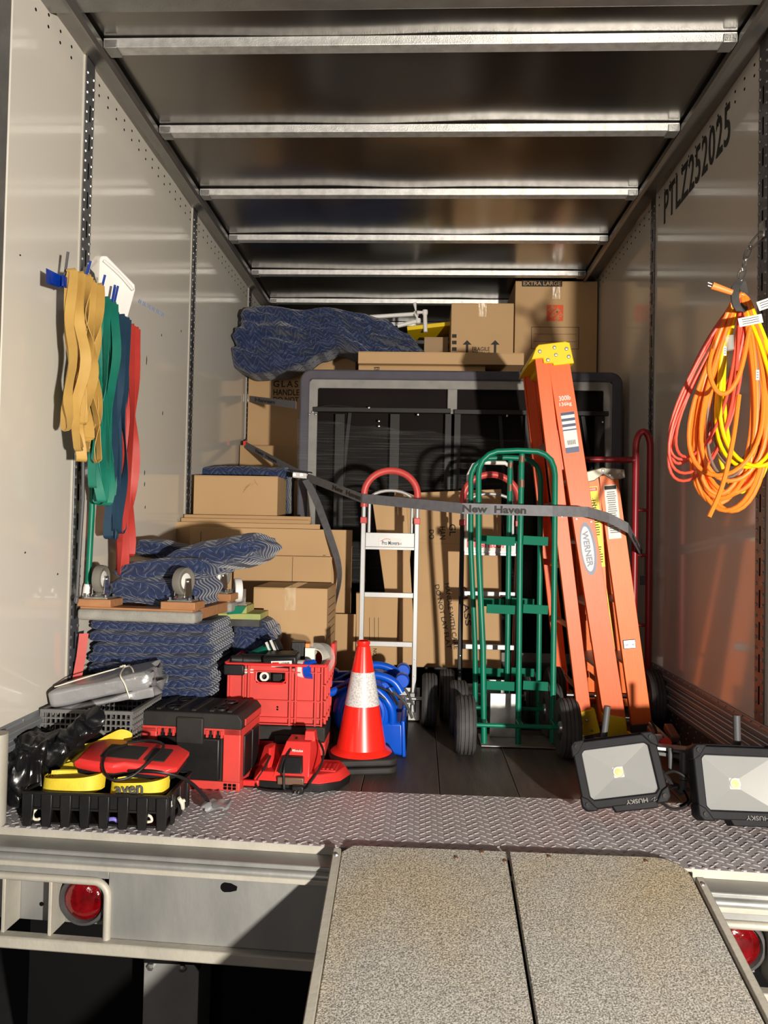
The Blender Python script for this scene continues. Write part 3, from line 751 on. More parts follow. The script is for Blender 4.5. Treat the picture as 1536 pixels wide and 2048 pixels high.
# navy quilted blankets
def quilt_heap(name, label, c, size, r, n, disp, rot=(0, 0, 0), group=None):
    t = None
    m = MB(); uv = soft_box(m, *size, r, n, disp)
    o = m.build(name, 'quilt', None, smooth=False, uvf=[(u[0], u[1]) for u in uv])
    for p in o.data.polygons: p.use_smooth = True
    o.location = c; o.rotation_euler = rot
    return tag(o, label, 'blanket', group)
def d1(p, q):
    x, y, z = q
    n1 = noise.noise(Vector((x*3+1, y*3, z*4))); n2 = noise.noise(Vector((x*7, y*5+3, z*8))); n3 = abs(noise.noise(Vector((x*5+z*6, y*2, z*9+x*4))))
    p = p + Vector((n1*.05, n2*.05-n3*.09, n2*.03))
    u = x/1.5+.5
    # top outline falls to the right, the left end hangs lower
    if z > 0: p.z -= max(0, u-.5)*.28*(z/.2) - .02*math.sin(u*12)
    if z < 0 and u < .6: p.z -= .13*(1-u/.6)**.6*(1 if u > .02 else .8)
    if z < 0 and u >= .3: p.z += .09*math.sin(min(1, (u-.3)/.35)*PI/2)
    if u < .3 and z > 0: p.x += z*.35
    return p
c = at(652, 682, 5.2)
a = at(458, 700, 5.02); b = at(852, 700, 5.02)
def d_up(p, q):
    x, y, z = q; W2 = 1.27; u = x/W2+.5; v = z/.44+.5
    U = max(0, min(1, u))
    top = interp(U, [(0, 605), (.12, 603), (.35, 612), (.5, 608), (.65, 618), (.78, 630), (.9, 660), (1, 700)])
    bot = interp(U, [(0, 728), (.1, 742), (.25, 738), (.36, 722), (.45, 702), (.55, 690), (.64, 702), (.7, 716), (.9, 716), (1, 712)])
    px_ = 458+U*394 + (1-U)**3*30*(v)
    py_ = bot+(top-bot)*v
    w3 = at(px_, py_, 5.05)
    f = 1-abs(2*v-1)**3
    wr_ = abs(noise.noise(Vector((u*5+v*3.5, v*3-u*1.5, 1))))*.26+abs(noise.noise(Vector((u*12+v*6, v*8, 5))))*.10
    yy = y*.8 + (.0 if y > 0 else -.02)
    return Vector((w3.x+.0, 5.25+p.y*1.0+( -wr_*f+.04 if y < 0 else 0), w3.z))
def interp(u, T):
    for (a, fa), (b, fb_) in zip(T, T[1:]):
        if u <= b: t = (u-a)/(b-a); t = t*t*(3-2*t); return fa+(fb_-fa)*t
    return T[-1][1]
quilt_heap('moving_blanket', 'navy quilted moving blanket draped over the cartons under the roof', (0, 0, 0), (1.27, .36, .44), (.03, .1, .03), (70, 8, 36), d_up)
# shift so that it hangs in front of the GLASS carton
# cardboard on the left: flat packed sheets standing on edge
def sheet(label, px0, px1, pyt, Y, z0, th=.02, m='cardboard', name='flattened_carton', group=None, lean=0):
    a = at(px0, pyt, Y); b = at(px1, pyt, Y); zt_ = at((px0+px1)/2, pyt, Y).z
    t = thing(name, label, 'cardboard', ((a.x+b.x)/2, Y, z0), (lean, 0, 0), group)
    w_ = b.x-a.x; h = zt_-z0
    MB().box(-w_/2, w_/2, 0, th*.45, 0, h).build('sheet', m, t, bevel=.002)
    MB().box(-w_/2+.004, w_/2-.008, th*.5, th, 0, h-.006).build('back_sheet', m, t, bevel=.002)
    return t
s1 = sheet('widest flattened carton standing on edge in front at the left', 380, 705, 1057, 3.95, 0)
c = at(645, 1110, 3.95)
s1b = sheet('flattened carton behind the widest one, its left edge by the wall', 352, 640, 1046, 4.0, 0)
sheet('flattened carton just behind, its top edge rising past the wall corner', 362, 620, 1038, 4.04, 0, m='cardboard_b')
sheet('rearmost flattened carton with a slanted top at the left', 368, 622, 1031, 4.08, 0, m='cardboard_b', th=.05)
s2 = sheet('short flattened carton in front of the widest one with a torn top edge', 468, 664, 1112, 3.90, 0)
s2.location.y = 3.90
front_text(s1, '18 1/8 X 18 X 16', 648, 1142, 3.95, 64, 6, rot=-90); front_text(s1, '2.0 METER', 657, 1142, 3.95, 50, 5, rot=-90)
s3 = sheet('upright flattened carton between the dark strap tail and the aluminium hand truck', 664, 712, 1228, 3.88, 0, m='cardboard_b')
MB().box(at(585, 1130, 3.9).x-.001, at(585, 1130, 3.9).x+.001, 3.899, 3.901, .5, .76).build('crease', 'ink', s2, world=True)
MB().box(at(400, 1100, 3.94).x-.001, at(400, 1100, 3.94).x+.001, 3.949, 3.9505, .0, .88).build('crease', 'ink', s1, world=True)
# carton on top with the gouge
a = at(388, 950, 4.15); b = at(556, 950, 4.15)
tb = carton('brown carton with a gouge in its face on top of the flattened cartons', a.x, b.x, 4.15, 4.42, at(450, 1034, 4.15).z, a.z, 'cardboard', tape=False)
g0 = at(497, 978, 4.15)
for i in range(7):
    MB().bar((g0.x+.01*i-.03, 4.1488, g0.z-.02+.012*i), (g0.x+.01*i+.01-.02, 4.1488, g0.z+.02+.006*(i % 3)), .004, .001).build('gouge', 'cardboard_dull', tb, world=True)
zz = at(450, 1034, 4.15).z
st = carton('plain brown carton hidden behind the flattened cartons', XL+.02, b.x+.05, 4.15, 4.6, 0, zz-.002, 'cardboard_b', tape=False)
def dflat(s, seed):
    def f(p, q):
        k = noise.noise(Vector((q.x*5+seed, q.y*5, q.z*9))); k2 = noise.noise(Vector((q.x*14, q.y*9+seed, q.z*22)))
        return p+Vector((.3*k*s, k2*s, .8*k*s+.3*k2*s))
    return f
c = at(480, 985, 4.45)
quilt_heap('moving_blanket', 'navy quilted blanket standing behind the gouged carton by the wall', (c.x+.0, 4.60, (at(450, 1034, 4.15).z+at(450, 930, 4.45).z)/2), (.56, .30, at(450, 930, 4.45).z-zz), (.03, .08, .03), (26, 10, 18), dflat(.018, 3))
# carton in front of the sheets
a = at(507, 1172, 3.45); b = at(664, 1172, 3.45)
mc = carton('square brown carton with writing lines on its side, behind the red crate', a.x, b.x-.02, 3.45, 3.82, 0, at(580, 1176, 3.45).z, 'cardboard', tape=.10)
xx = b.x-.02
for k in range(6):
    z_ = a.z-.06-.035*k; MB().box(xx-.0005, xx+.0008, 3.5, 3.76, z_, z_+.003).build('printed_line', 'ink', mc, world=True)
# centre: leaning flattened GLASS cartons
def leaner(label, P, Y0_, Y1_, m='cardboard', th=.025):
    # P: four pixel corners bl, br, tr, tl ; bottom at Y0_, top at Y1_
    Ys = [Y0_, Y0_, Y1_, Y1_]; W4 = [at(px_, py_, yy) for (px_, py_), yy in zip(P, Ys)]
    t = thing('flattened_carton', label, 'cardboard', (W4[0]+W4[1])/2)
    n = (W4[1]-W4[0]).cross(W4[3]-W4[0]).normalized()
    if n.y > 0: n = -n
    MB().hexa([W4[0], W4[1], W4[1]-n*th, W4[0]-n*th, W4[3], W4[2], W4[2]-n*th, W4[3]-n*th]).build('sheet', m, t, world=True, bevel=.003)
    return t, n, W4
t, n, W4 = leaner('tall leaning flattened carton printed GLASS HANDLE WITH CARE behind the hand trucks', [(832, 1334), (1003, 1338), (1003, 978), (828, 985)], 4.02, 4.16)
def on_plane(px, py, W4, n, off=.0012):
    d = ray(px, py); tt_ = (W4[0]-CAM).dot(n)/d.dot(n); return CAM+d*tt_+n*off
up_ = (W4[3]-W4[0]).normalized()
def ltext(s, px, py, wpx, hpx, rot=-90):
    c = on_plane(px, py, W4, n); sc = 4.08/FPX; rgt = up_.cross(-n) if up_.cross(-n).x > 0 else -(up_.cross(-n)); a = math.radians(rot)
    text(s, wpx*sc, hpx*sc, basis(c, rgt*math.cos(a)+up_*math.sin(a), -rgt*math.sin(a)+up_*math.cos(a)), t, 'ink')
ltext('DO', 863, 1069, 19, 10); ltext('HAN', 885, 1066, 26, 12); ltext('GL', 905, 1060, 24, 13)
ltext('DO NOT LAY FLAT', 886, 1233, 128, 9, -80); ltext('HANDLE WITH CARE', 903, 1232, 130, 9, -83); ltext('GLASS', 932, 1212, 78, 12, -84)
for q in ((834, 1086, 1003, 1089),):
    MB().bar(on_plane(q[0], q[1], W4, n), on_plane(q[2], q[3], W4, n), .003, .001).build('crease', 'cardboard_dull', t, world=True)
MB().bar(on_plane(945, 985, W4, n), on_plane(941, 1335, W4, n), .003, .001, Vector((0, 1, 0))).build('crease', 'cardboard_dull', t, world=True)
leaner('narrow flattened carton leaning diagonally seen through the aluminium hand truck', [(790, 1330), (832, 1330), (812, 985), (745, 1005)], 3.93, 3.99)
leaner('second narrow flattened carton leaning behind the diagonal one', [(757, 1332), (800, 1332), (832, 992), (790, 975)], 3.985, 4.02, 'cardboard_b')
t2, n2, W42 = leaner('short flattened carton printed NO with ruled lines, seen low through the aluminium hand truck', [(712, 1326), (792, 1330), (796, 1190), (712, 1184)], 3.88, 3.90, 'cardboard_b')
for px_ in (739, 749, 757):
    MB().bar(on_plane(px_, 1235, W42, n2), on_plane(px_, 1290, W42, n2), .002, .001, Vector((0, 1, 0))).build('printed_line', 'ink', t2, world=True)
c = on_plane(750, 1305, W42, n2); text('NO.', .04, .018, basis(c, (0, 0, -1), (1, 0, 0)), t2, 'ink')
s5 = MB(); a = at(700, 1030, 4.2); b = at(680, 1030, 4.2)

# ================================================================ ratchet straps
def strap_thing(label, P, wd=.044, nm='ratchet_strap'):
    t = thing(nm, label, 'strap', P[0]); 
    MB().ribbon(P, [(0, 0, wd)]*len(P), .0025).build('webbing', 'webbing_grey', t, world=True)
    return t
def strap_text(t, p0, p1, f0, f1, s, h, side=-1):
    a = p0.lerp(p1, f0); b = p0.lerp(p1, f1); x = (b-a); L_ = x.length; x.normalize()
    z = x.cross(UPZ); 
    if z.y > 0: z = -z
    y = z.cross(x)
    y = y if y.z > 0 else -y
    text(s, L_, h, basis((a+b)/2+z*.0022, x, y), t, 'ink', bold=.035)
PS = [at(483, 883, 5.52), at(490, 889, 5.28), at(606, 951, 4.33), at(725, 997, 3.60), at(925, 1017, 3.185), at(1105, 1022, 3.165), at(1176, 1024, 3.235), at(1218, 1036, 3.33), at(1256, 1056, 3.36), at(1284, 1108, 3.93)]
PS[0].x = XL+.012; PS[-1].x = min(PS[-1].x, XR-.012)
strap = strap_thing('long grey strap printed New Haven stretched across the hand trucks and ladders', PS)
strap_text(strap, PS[1], PS[2], .22, .60, 'New  Haven', .022); strap_text(strap, PS[2], PS[3], .55, .98, 'New  Haven', .024)
strap_text(strap, PS[4], PS[5], .0, .71, 'New  Haven', .031)
strap_text(strap, PS[8], PS[9], .25, .85, 'New Haven', .02)
def ratchet(parent, c, s=1):
    for dy in (-.02, .02):
        MB().bar(c+Vector((-.05*s, dy, .0)), c+Vector((.05*s, dy, -.008)), .004, .03, UPZ).build('side_plate', 'zinc', parent, world=True, bevel=.001)
    for dx in (-.04, 0, .04): MB().cyl(c+Vector((dx*s, -.03, 0)), c+Vector((dx*s, .03, 0)), .008, n=10).build('spindle', 'chrome', parent, world=True, smooth=True)
    MB().bar(c+Vector((-.03*s, -.035, .02)), c+Vector((.06*s, -.035, .012)), .05, .006).build('ratchet_handle', 'steel_black', parent, world=True, bevel=.002)
ratchet(strap, PS[2]+Vector((0, -.035, 0)))
MB().box(XL+.008, XL+.02, 5.50, 5.58, PS[0].z-.03, PS[0].z+.03).build('end_fitting', 'steel_black', strap, world=True, bevel=.003)
a = PS[1].lerp(PS[2], .01); MB().cb(a+Vector((0, -.006, .01)), .03, .002, .03).build('red_tag', 'label_red', strap, world=True)
MB().box(XR-.03, XR-.008, 3.95, 4.0, at(1293, 1130, 3.97).z-.05, at(1293, 1130, 3.97).z+.06).build('end_fitting', 'zinc', strap, world=True, bevel=.004)
MB().ribbon([at(1290, 1152, 3.95), at(1290, 1170, 3.93)], (.0, .0, 0.0) if False else Vector((.05, 0, 0)), .003).build('loose_end', 'webbing_grey', strap, world=True)
TP = smoothpath([at(612, 960, 4.25), at(632, 1000, 4.12), at(655, 1060, 3.93), at(675, 1120, 3.87), at(679, 1160, 3.86), at(672, 1200, 3.86), at(667, 1226, 3.85)], 5)
tw = [Vector((.044*math.cos(.25+i*.035), -.044*math.sin(.25+i*.035), .01)) for i in range(len(TP))]
MB().ribbon(TP, tw, .0025).build('strap_tail', 'webbing_grey', strap, world=True)
P2 = [at(484, 797, 5.54), at(592, 810, 4.37), at(610, 812, 4.375)]; P2[0].x = XL+.012
st2 = strap_thing('shorter upper grey strap printed Haven running behind the charcoal upholstered frame', P2[:2])
strap_text(st2, P2[0], P2[1], .18, .62, 'Haven', .026)
MB().box(XL+.008, XL+.02, 5.51, 5.58, P2[0].z-.03, P2[0].z+.03).build('end_fitting', 'zinc', st2, world=True, bevel=.003)

# ================================================================ hand trucks
def alu_truck(label, px0, px1, Y, py_rail, py_top, rungs, plate_txt, dark=False, pm='alu'):
    sc = Y/FPX; pm_ = (px0+px1)/2; c = at(pm_, 1300, Y)
    t = thing('hand_truck', label, 'hand truck', (c.x, Y, 0), (0, 0, 0), 'aluminium hand trucks')
    hw = (px1-px0)/2*sc; zr = at(pm_, py_rail, Y).z; zt_ = at(pm_, py_top, Y).z
    rm = 'alu' if not dark else 'steel_black'  # dark: aluminium rails coloured black to stand for the shade on them
    for s in (-1, 1):
        MB().box(s*hw-.011, s*hw+.011, -.014, .018, .05, zr).build('side_rail', rm, t, bevel=.003)
        MB().box(s*hw-.015, s*hw+.015, -.018, .022, zr-.03, zr+.0).build('rail_cap', 'red_grip', t, bevel=.003)
        MB().cyl((s*hw, 0, zr-.01), (s*hw, 0, zt_-hw-.005), .0105, n=12).build('handle_tube', 'alu', t, smooth=True)
        for zz in (.10, .22, .30): MB().dome((s*hw, -.014, zz), (0, -1, 0), .004, .003).build('rivet', 'zinc', t, smooth=True)
    P = [Vector((-hw, 0, zt_-hw-.06))]+[Vector((-hw*math.cos(a), 0, zt_-hw+(hw-.012)*math.sin(a))) for a in [PI*i/20 for i in range(21)]]+[Vector((hw, 0, zt_-hw-.06))]
    MB().tube(P, .0165, 14).build('red_handle_grip', 'red_grip', t, smooth=True)
    h2 = hw-.025; zi = zr+.13
    P = [Vector((-h2, .02, zr-.12))]+[Vector((-h2, .02, zi-.06))]+[Vector((-h2*math.cos(a), .02, zi-.05+.05*math.sin(a))) for a in [PI*i/12 for i in range(13)]]+[Vector((h2, .02, zi-.06)), Vector((h2, .02, zr-.12))]
    MB().tube(P, .008, 10).build('inner_loop', 'alu', t, smooth=True)
    for i, py_ in enumerate(rungs):
        zz = at(pm_, py_, Y).z; hh = .034 if i == 0 else .012
        MB().box(-hw+.011, hw-.011, -.006, .012, zz-hh, zz+hh).build('rung', pm if i or not dark else 'white_plastic', t, bevel=.002)
        if i == 0:
            MB().box(-hw+.011, hw-.011, -.012, .012, zz-hh-.012, zz-hh).build('rung_flange', 'alu', t, bevel=.001)
    MB().box(-hw-.03, hw+.03, .02, .22, .006, .012).build('toe_plate', 'zinc', t, bevel=.002)
    MB().box(-hw-.03, hw+.03, .012, .02, .006, .16).build('toe_back', 'zinc', t, bevel=.002)
    return t, hw, zr
t1, hw, zr = alu_truck('silver aluminium hand truck with red loop grip and a Pro Movers label', 722, 829, 3.66, 1035, 936, [1080, 1190, 1288], '')
c = at(782, 1085, 3.66); sc = 3.66/FPX
lb = MB().box(c.x-24*sc, c.x+21*sc, 3.652, 3.654, c.z-8*sc, c.z+8*sc).build('label_plate', 'paper', t1, world=True)
text('Pro Movers', 34*sc, 8*sc, basis((c.x-.002, 3.6512, c.z-.002), (1, 0, 0), (0, 0, 1)), t1, 'label_navy'); text('LLC', 6*sc, 3*sc, basis((c.x+.045, 3.6512, c.z-.005), (1, 0, 0), (0, 0, 1)), t1, 'ink')
MB().tube([Vector((c.x-.05+.004*i, 3.6515, c.z+.005+.012*math.sin(i/12*2.4))) for i in range(13)], .0012, 6).build('red_swoosh', 'label_red', t1, world=True)
for s in (-1, 1): wheel(t1, (s*.20, -.05, .122), (1, 0, 0), .12, .07, world=False); MB().bar((s*hw, 0, .12), (s*hw*.95, -.05, .12), .02, .05).build('axle_bracket', 'alu', t1)
MB().cyl((-.2, -.05, .122), (.2, -.05, .122), .009, n=10).build('axle', 'zinc', t1, smooth=True)
t3, hw, zr = alu_truck('aluminium hand truck with rails coloured black as shade, red loop grip and white rungs behind the green trucks', 921, 1032, 3.80, 1040, 944, [1092, 1188, 1294], '', True)
c = at(977, 1089, 3.80); sc = 3.8/FPX
MB().box(c.x-50*sc, c.x+50*sc, 3.787, 3.793, c.z-13*sc, c.z+13*sc).build('label_plate', 'paper', t3, world=True)
text('Liberator', 78*sc, 15*sc, basis((c.x-.01, 3.7862, c.z+.002), (1, 0, 0), (.15, 0, 1)), t3, 'label_red', bold=.03)
for s in (-1, 1): wheel(t3, (s*.20, -.06, .122), (1, 0, 0), .12, .07, world=False)
MB().cyl((-.2, -.06, .122), (.2, -.06, .122), .009, n=10).build('axle', 'zinc', t3, smooth=True)
for s in (-1, 1): MB().bar((s*hw, 0, .12), (s*hw*.95, -.06, .12), .02, .05).build('axle_bracket', 'steel_black', t3)
wl = MB().tube([at(937, 1010, 3.93), at(937, 950, 3.93)]+[at(947, 930, 3.93), at(962, 925, 3.93), at(1010, 926, 3.93), at(1022, 935, 3.93), at(1027, 1020, 3.93)], .011, 12).build('upper_loop', 'white_plastic', t3, world=True, smooth=True)
# green appliance trucks
Yg1, Yg2 = 3.27, 3.33
c0 = at(1036, 1490, Yg1)
gt = thing('hand_truck', 'green tubular hand truck standing in front, its worn centre tube nearest the camera', 'hand truck', (c0.x, Yg1, 0), group='green hand trucks')
def gp(px, py, Y=None):
    f = (1490-py)/585; return at(px, py, (Yg1+(Yg2-Yg1)*f) if Y is None else Y)
lp = [gp(968, 1486), gp(966, 1300), gp(957, 1100), gp(957, 960)]
R_ = [gp(957, 950), gp(959, 935), gp(966, 920), gp(978, 909), gp(994, 903), gp(1035, 901), gp(1075, 903), gp(1090, 909), gp(1102, 920), gp(1108, 935), gp(1110, 950)]
rp_ = [gp(1110, 960), gp(1109, 1100), gp(1107, 1300), gp(1105, 1486)]
MB().tube(lp+R_+rp_, .0125, 14).build('outer_frame', 'green_paint', gt, world=True, smooth=True)
cp = [gp(1036, 1488), gp(1038, 1300), gp(1040, 1100), gp(1043, 925), gp(1044, 908)]
ct = MB().tube(cp, .0125, 14).build('centre_tube', 'green_paint', gt, world=True, smooth=True)
for a_, b_ in (((1043, 975), (1043, 960)), ((1043, 925), (1044, 912))):
    MB().tube([gp(*a_)+Vector((0, -.003, 0)), gp(*b_)+Vector((0, -.003, 0))], .0122, 12).build('worn_patch', 'worn_steel', gt, world=True, smooth=True)
for py_ in (1080, 1217, 1370):
    for a_, b_ in ((973, 1030), (1046, 1096)):
        p = gp(a_, py_, Yg1+.03); q = gp(b_, py_+3, Yg1+.03); 
        MB().bar(p, q, .006, .038, UPZ).build('cross_bar', 'green_bar', gt, world=True, bevel=.001)
MB().box(at(962, 1490, Yg1).x, at(1112, 1490, Yg1).x, Yg1, Yg1+.19, .004, .010).build('toe_plate', 'zinc', gt, world=True, bevel=.002)
MB().box(at(985, 1490, Yg1).x, at(1050, 1490, Yg1).x, Yg1+.14, Yg1+.146, .01, .20).build('toe_back', 'zinc', gt, world=True, bevel=.002)
wx0 = at(931, 1450, 3.15).x; wx1 = at(1137, 1450, 3.15).x
for xx_ in (wx0, wx1): wheel(gt, (xx_, 3.17, .119), (1, 0, 0), .118, .078)
MB().cyl((wx0, 3.17, .119), (wx1, 3.17, .119), .009, n=12).build('axle', 'green_paint', gt, world=True, smooth=True)
for px_ in (967, 1036, 1105):
    q = gp(px_, 1440); MB().bar(q, (q.x, 3.17, .119), .02, .012).build('axle_bracket', 'green_paint', gt, world=True, bevel=.002)
dup(gt, (-.012, .315, 0), 'green tubular hand truck nested directly behind the front green one', 'green hand trucks')
# red hand truck by the right wall
Yr = 3.86
rt_ = thing('hand_truck', 'dark red tubular hand truck standing against the right wall behind the ladders', 'hand truck', (1.0, Yr, 0))
def q_(px, py, Y=Yr): return at(px, py, Y)
xo = XR-.045
def rq(x, py): v = q_(1270, py); return Vector((x, Yr, v.z))
xi = q_(1176, 920).x
MB().tube([rq(xo, 1440), rq(xo, 900)]+[Vector((xo-.035+.035*math.cos(a), Yr, rq(xo, 895).z+.08*math.sin(a))) for a in [PI*i/12 for i in range(13)]]+[rq(xo-.07, 930), rq(xo-.07, 1440)], .016, 14).build('outer_frame', 'dark_red', rt_, world=True, smooth=True)
MB().tube([rq(xo-.07, 920), rq(.55, 920), Vector((.50, Yr, rq(0, 935).z)), Vector((.48, Yr, .1))], .015, 12).build('loop_frame', 'dark_red', rt_, world=True, smooth=True)
for py_ in (1020, 1110, 1250): MB().cyl(rq(xo-.07, py_), rq(xo, py_), .008, n=10).build('rung', 'dark_red', rt_, world=True, smooth=True)
wheel(rt_, (XR-.055, 3.74, .135), (1, 0, 0), .132, .075); wheel(rt_, (.66, 3.74, .135), (1, 0, 0), .132, .075)
MB().cyl((XR-.06, 3.74, .135), (.66, 3.74, .135), .009, n=10).build('axle', 'zinc', rt_, world=True, smooth=True)
for xx_ in (xo-.07, .69): MB().bar((xx_, Yr, .15), (xx_, 3.74, .135), .02, .03).build('axle_bracket', 'dark_red', rt_, world=True)
MB().box(.6, 1.1, Yr, Yr+.18, .004, .01).build('toe_plate', 'zinc', rt_, world=True, bevel=.002)

# ================================================================ ladders
def channel(x0, x1, y, s, p0, p1, m, parent, name):   # C channel between two points, web facing -s*Y
    d = .028*s; t = .004*s
    poly = [(x0, 0), (x1, 0), (x1, d), (x1-.004, d), (x1-.004, t), (x0+.004, t), (x0+.004, d), (x0, d)]
    m_ = MB(); n = len(poly); p0 = Vector(p0); p1 = Vector(p1)
    m_.v = [p0+Vector((a, b, 0)) for a, b in poly]+[p1+Vector((a, b, 0)) for a, b in poly]
    m_.f = [list(range(n)), [2*n-1-i for i in range(n)]]+[(i, i+n, (i+1) % n+n, (i+1) % n) for i in range(n)]
    return m_.build(name, m, parent, bevel=.0015)
def ladder(label, foot, H, lean, m, rw, fw, cap, footm, wtop, wbot, steps, split):
    # local: x sideways in the photo, y depth (ladder width), z up
    t = thing('step_ladder', label, 'ladder', foot, (0, lean, 0))
    for i, (yt, yb2, s) in enumerate(((0, 0, 1), (wtop, wbot, -1))):
        channel(-rw/2, rw/2, 0, s, (split/2+.0, yb2, .06), (0.022, yt, H-.03), m, t, 'front_rail')
        channel(-fw/2, fw/2, 0, s, (-split/2-.022, yb2, .085), (-.048, yt, H-.03), m, t, 'rear_rail')
    for k in range(steps):
        f = (k+1)/(steps+1); z = .06+(H-.1)*f; yy = wbot+(wtop-wbot)*f; xc = (split/2)*(1-f)+.022*f
        MB().box(xc-rw*.4, xc+rw*.4, .006, yy-.006, z-.012, z+.002).build('step', 'alu', t, bevel=.002)
        xr2 = (-split/2-.022)*(1-f)-.048*f
        MB().bar((xr2, .012, z-.1), (xr2, yy-.012, z-.1), .03, .004, Vector((1, 0, 0))).build('rear_brace', 'zinc', t)
    return t
fc = at(1213, 1476, 3.36); 
A = at(1213, 1472, 3.36); B = at(1103, 672, 3.36)
H = (B-A).length; lean = math.atan2(B.x-A.x, B.z-A.z)
tall = ladder('tall orange fibreglass step ladder with bright yellow cap and feet', (A.x, 3.36, .0), H, lean, 'orange', .092, .058, 'yellow', 'yellow', .40, .52, 5, .105)
# cap
MB().prism([(-.095, H-.05), (-.045, H-.05), (-.045, H-.075), (-.005, H-.078), (-.005, H-.09), (.085, H-.092), (.078, H-.0), (.06, H+.008), (-.055, H+.01), (-.068, H-.0)], -.012, .43).build('yellow_cap', 'yellow', tall, bevel=.004)
for dx, dz_ in ((-.055, -.02), (.01, -.012), (.06, -.025), (.012, -.045), (.065, -.06), (-.025, -.062)):
    MB().dome((dx, -.012, H+dz_), (0, -1, 0), .009, .004, 8).build('rivet', 'zinc', tall, smooth=True)
MB().prism([(.0, -.005), (.125, -.01), (.115, .04), (.093, .05), (.095, .11), (-.0, .14)], -.01, .03).build('yellow_foot', 'yellow', tall, bevel=.003)
MB().prism([(-.115, .045), (-.018, .06), (-.03, .165), (-.118, .155)], -.008, .028).build('yellow_foot', 'yellow', tall, bevel=.003)
MB().prism([(-.02, 0), (.11, -.005), (.09, .12), (-.0, .12)], .48, .53).build('yellow_foot', 'yellow', tall, bevel=.003)
MB().prism([(-.115, .035), (-.03, .05), (-.03, .14), (-.118, .13)], .48, .53).build('yellow_foot', 'yellow', tall, bevel=.003)
MB().prism([(-.115, .035), (-.018, .045), (-.018, .062), (-.115, .052)], -.01, .03).build('rubber_tread', 'rubber', tall, bevel=.002)
for x_, z_ in ((.055, .035), (-.07, .12), (-.055, .075)): MB().dome((x_, -.010, z_), (0, -1, 0), .007, .004, 8).build('rivet', 'zinc', tall, smooth=True)
MT = WM[tall]
def ltl(s, x, z, w_, h, m, rot=0, ld=tall, **k):
    a = math.radians(rot); text(s, w_, h, WM[ld] @ basis((x, -.0012, z), (math.cos(a), 0, math.sin(a)), (-math.sin(a), 0, math.cos(a))), ld, m, **k)
def plate_on(ld, x0, x1, z0, z1, m, nm='printed_label', y=-.0008):
    return MB().box(x0, x1, y, .001, z0, z1).build(nm, m, ld, bevel=0)
def xr_at(z, sp=.105): f = (z-.06)/(H-.09); return sp/2*(1-f)+.022*f
z = H-.235; x = xr_at(z); ltl('300lb', x, z, .05, .021, 'paper'); ltl('136kg', x, z-.028, .052, .021, 'paper')
z1 = H-.30; z0 = H-.475; x = xr_at((z0+z1)/2); plate_on(tall, x-.029, x+.029, z0, z1, 'paper')
for zz, hh in ((z1-.004, .006), (z1-.03, .006), (z1-.055, .006), (z0+.012, .012), (z1-.075, .003)): MB().box(x-.029, x+.029, -.0014, .0, zz-hh, zz+hh).build('printed_band', 'label_navy', tall)
for k_ in range(11): MB().box(x-.018+k_*.0035, x-.018+k_*.0035+(.001+.001*(k_ % 2)), -.0014, 0, z0+.035, z0+.055).build('bar_code_line', 'ink', tall)
# oval emblem
z = at(1168, 1100, 3.36).z/math.cos(lean)-.0; x = xr_at(z)
pts = [(x+.033*math.cos(a), z+.115*math.sin(a)) for a in [2*PI*i/32 for i in range(32)]]; MB().prism(pts, -.0014, .001).build('oval_emblem', 'label_navy', tall)
pts = [(x-.003+.025*math.cos(a), z+.098*math.sin(a)) for a in [2*PI*i/32 for i in range(32)]]; MB().prism(pts, -.002, .001).build('oval_field', 'paper', tall)
text('WERNER', .155, .026, WM[tall] @ basis((x-.003, -.0026, z), (0.03, 0, -1), (1, 0, 0.03)), tall, 'label_navy', bold=.03)
for dx, zz in ((-.03, .98), (-.03, 1.02), (.03, .96), (-.09, 1.0), (-.09, 1.04)): MB().dome((xr_at(zz)+dx, -.001, zz), (0, -1, 0), .006, .003).build('rivet', 'zinc', tall, smooth=True)
A2 = at(1262, 1468, 3.47); B2 = at(1209, 926, 3.47); H2 = (B2-A2).length; lean2 = math.atan2(B2.x-A2.x, B2.z-A2.z)
short = ladder('shorter orange step ladder with grey metal cap, right of the tall one', (A2.x-.01, 3.47, 0), H2, lean2, 'orange_b', .088, .07, 'cap_alu', 'rubber', .26, .36, 3, .13)
MB().prism([(-.11, H2-.06), (-.04, H2-.05), (0, H2-.025), (.04, H2-.055), (.095, H2-.05), (.095, H2-.012), (.0, H2+.006), (-.11, H2-.012)], -.012, .29).build('grey_cap', 'cap_alu', short, bevel=.004)
for dx, dz_ in ((-.08, -.03), (0, -.008), (.03, -.03), (.07, -.035)): MB().dome((dx, -.012, H2+dz_), (0, -1, 0), .008, .004, 8).build('rivet', 'zinc', short, smooth=True)
MB().box(.018, .118, -.008, .03, -.0, .065).build('black_foot', 'rubber', short, bevel=.003); MB().box(-.125, -.03, -.008, .03, .01, .075).build('black_foot', 'rubber', short, bevel=.003)
for x_, z_ in ((.04, .02), (.09, .035), (-.08, .03)): MB().dome((x_, -.008, z_), (0, -1, 0), .007, .004, 8).build('rivet', 'chrome', short, smooth=True)
def x2(z, sp=.13): f = (z-.06)/(H2-.09); return sp/2*(1-f)+.022*f
def x2r(z, sp=.13): f = (z-.06)/(H2-.09); return (-sp/2-.022)*(1-f)-.048*f
z1 = H2-.075; x = x2(z1-.1); plate_on(short, x-.028, x+.028, z1-.24, z1, 'paper'); MB().box(x-.026, x+.026, -.0014, 0, z1-.02, z1-.003).build('printed_band', 'ink', short)
for k_ in range(20):
    L2 = .022*(.6+.4*random.random()); MB().box(x-L2, x+L2, -.0013, 0, z1-.03-.0095*k_-.003, z1-.03-.0095*k_).build('printed_line', 'steel_black', short)
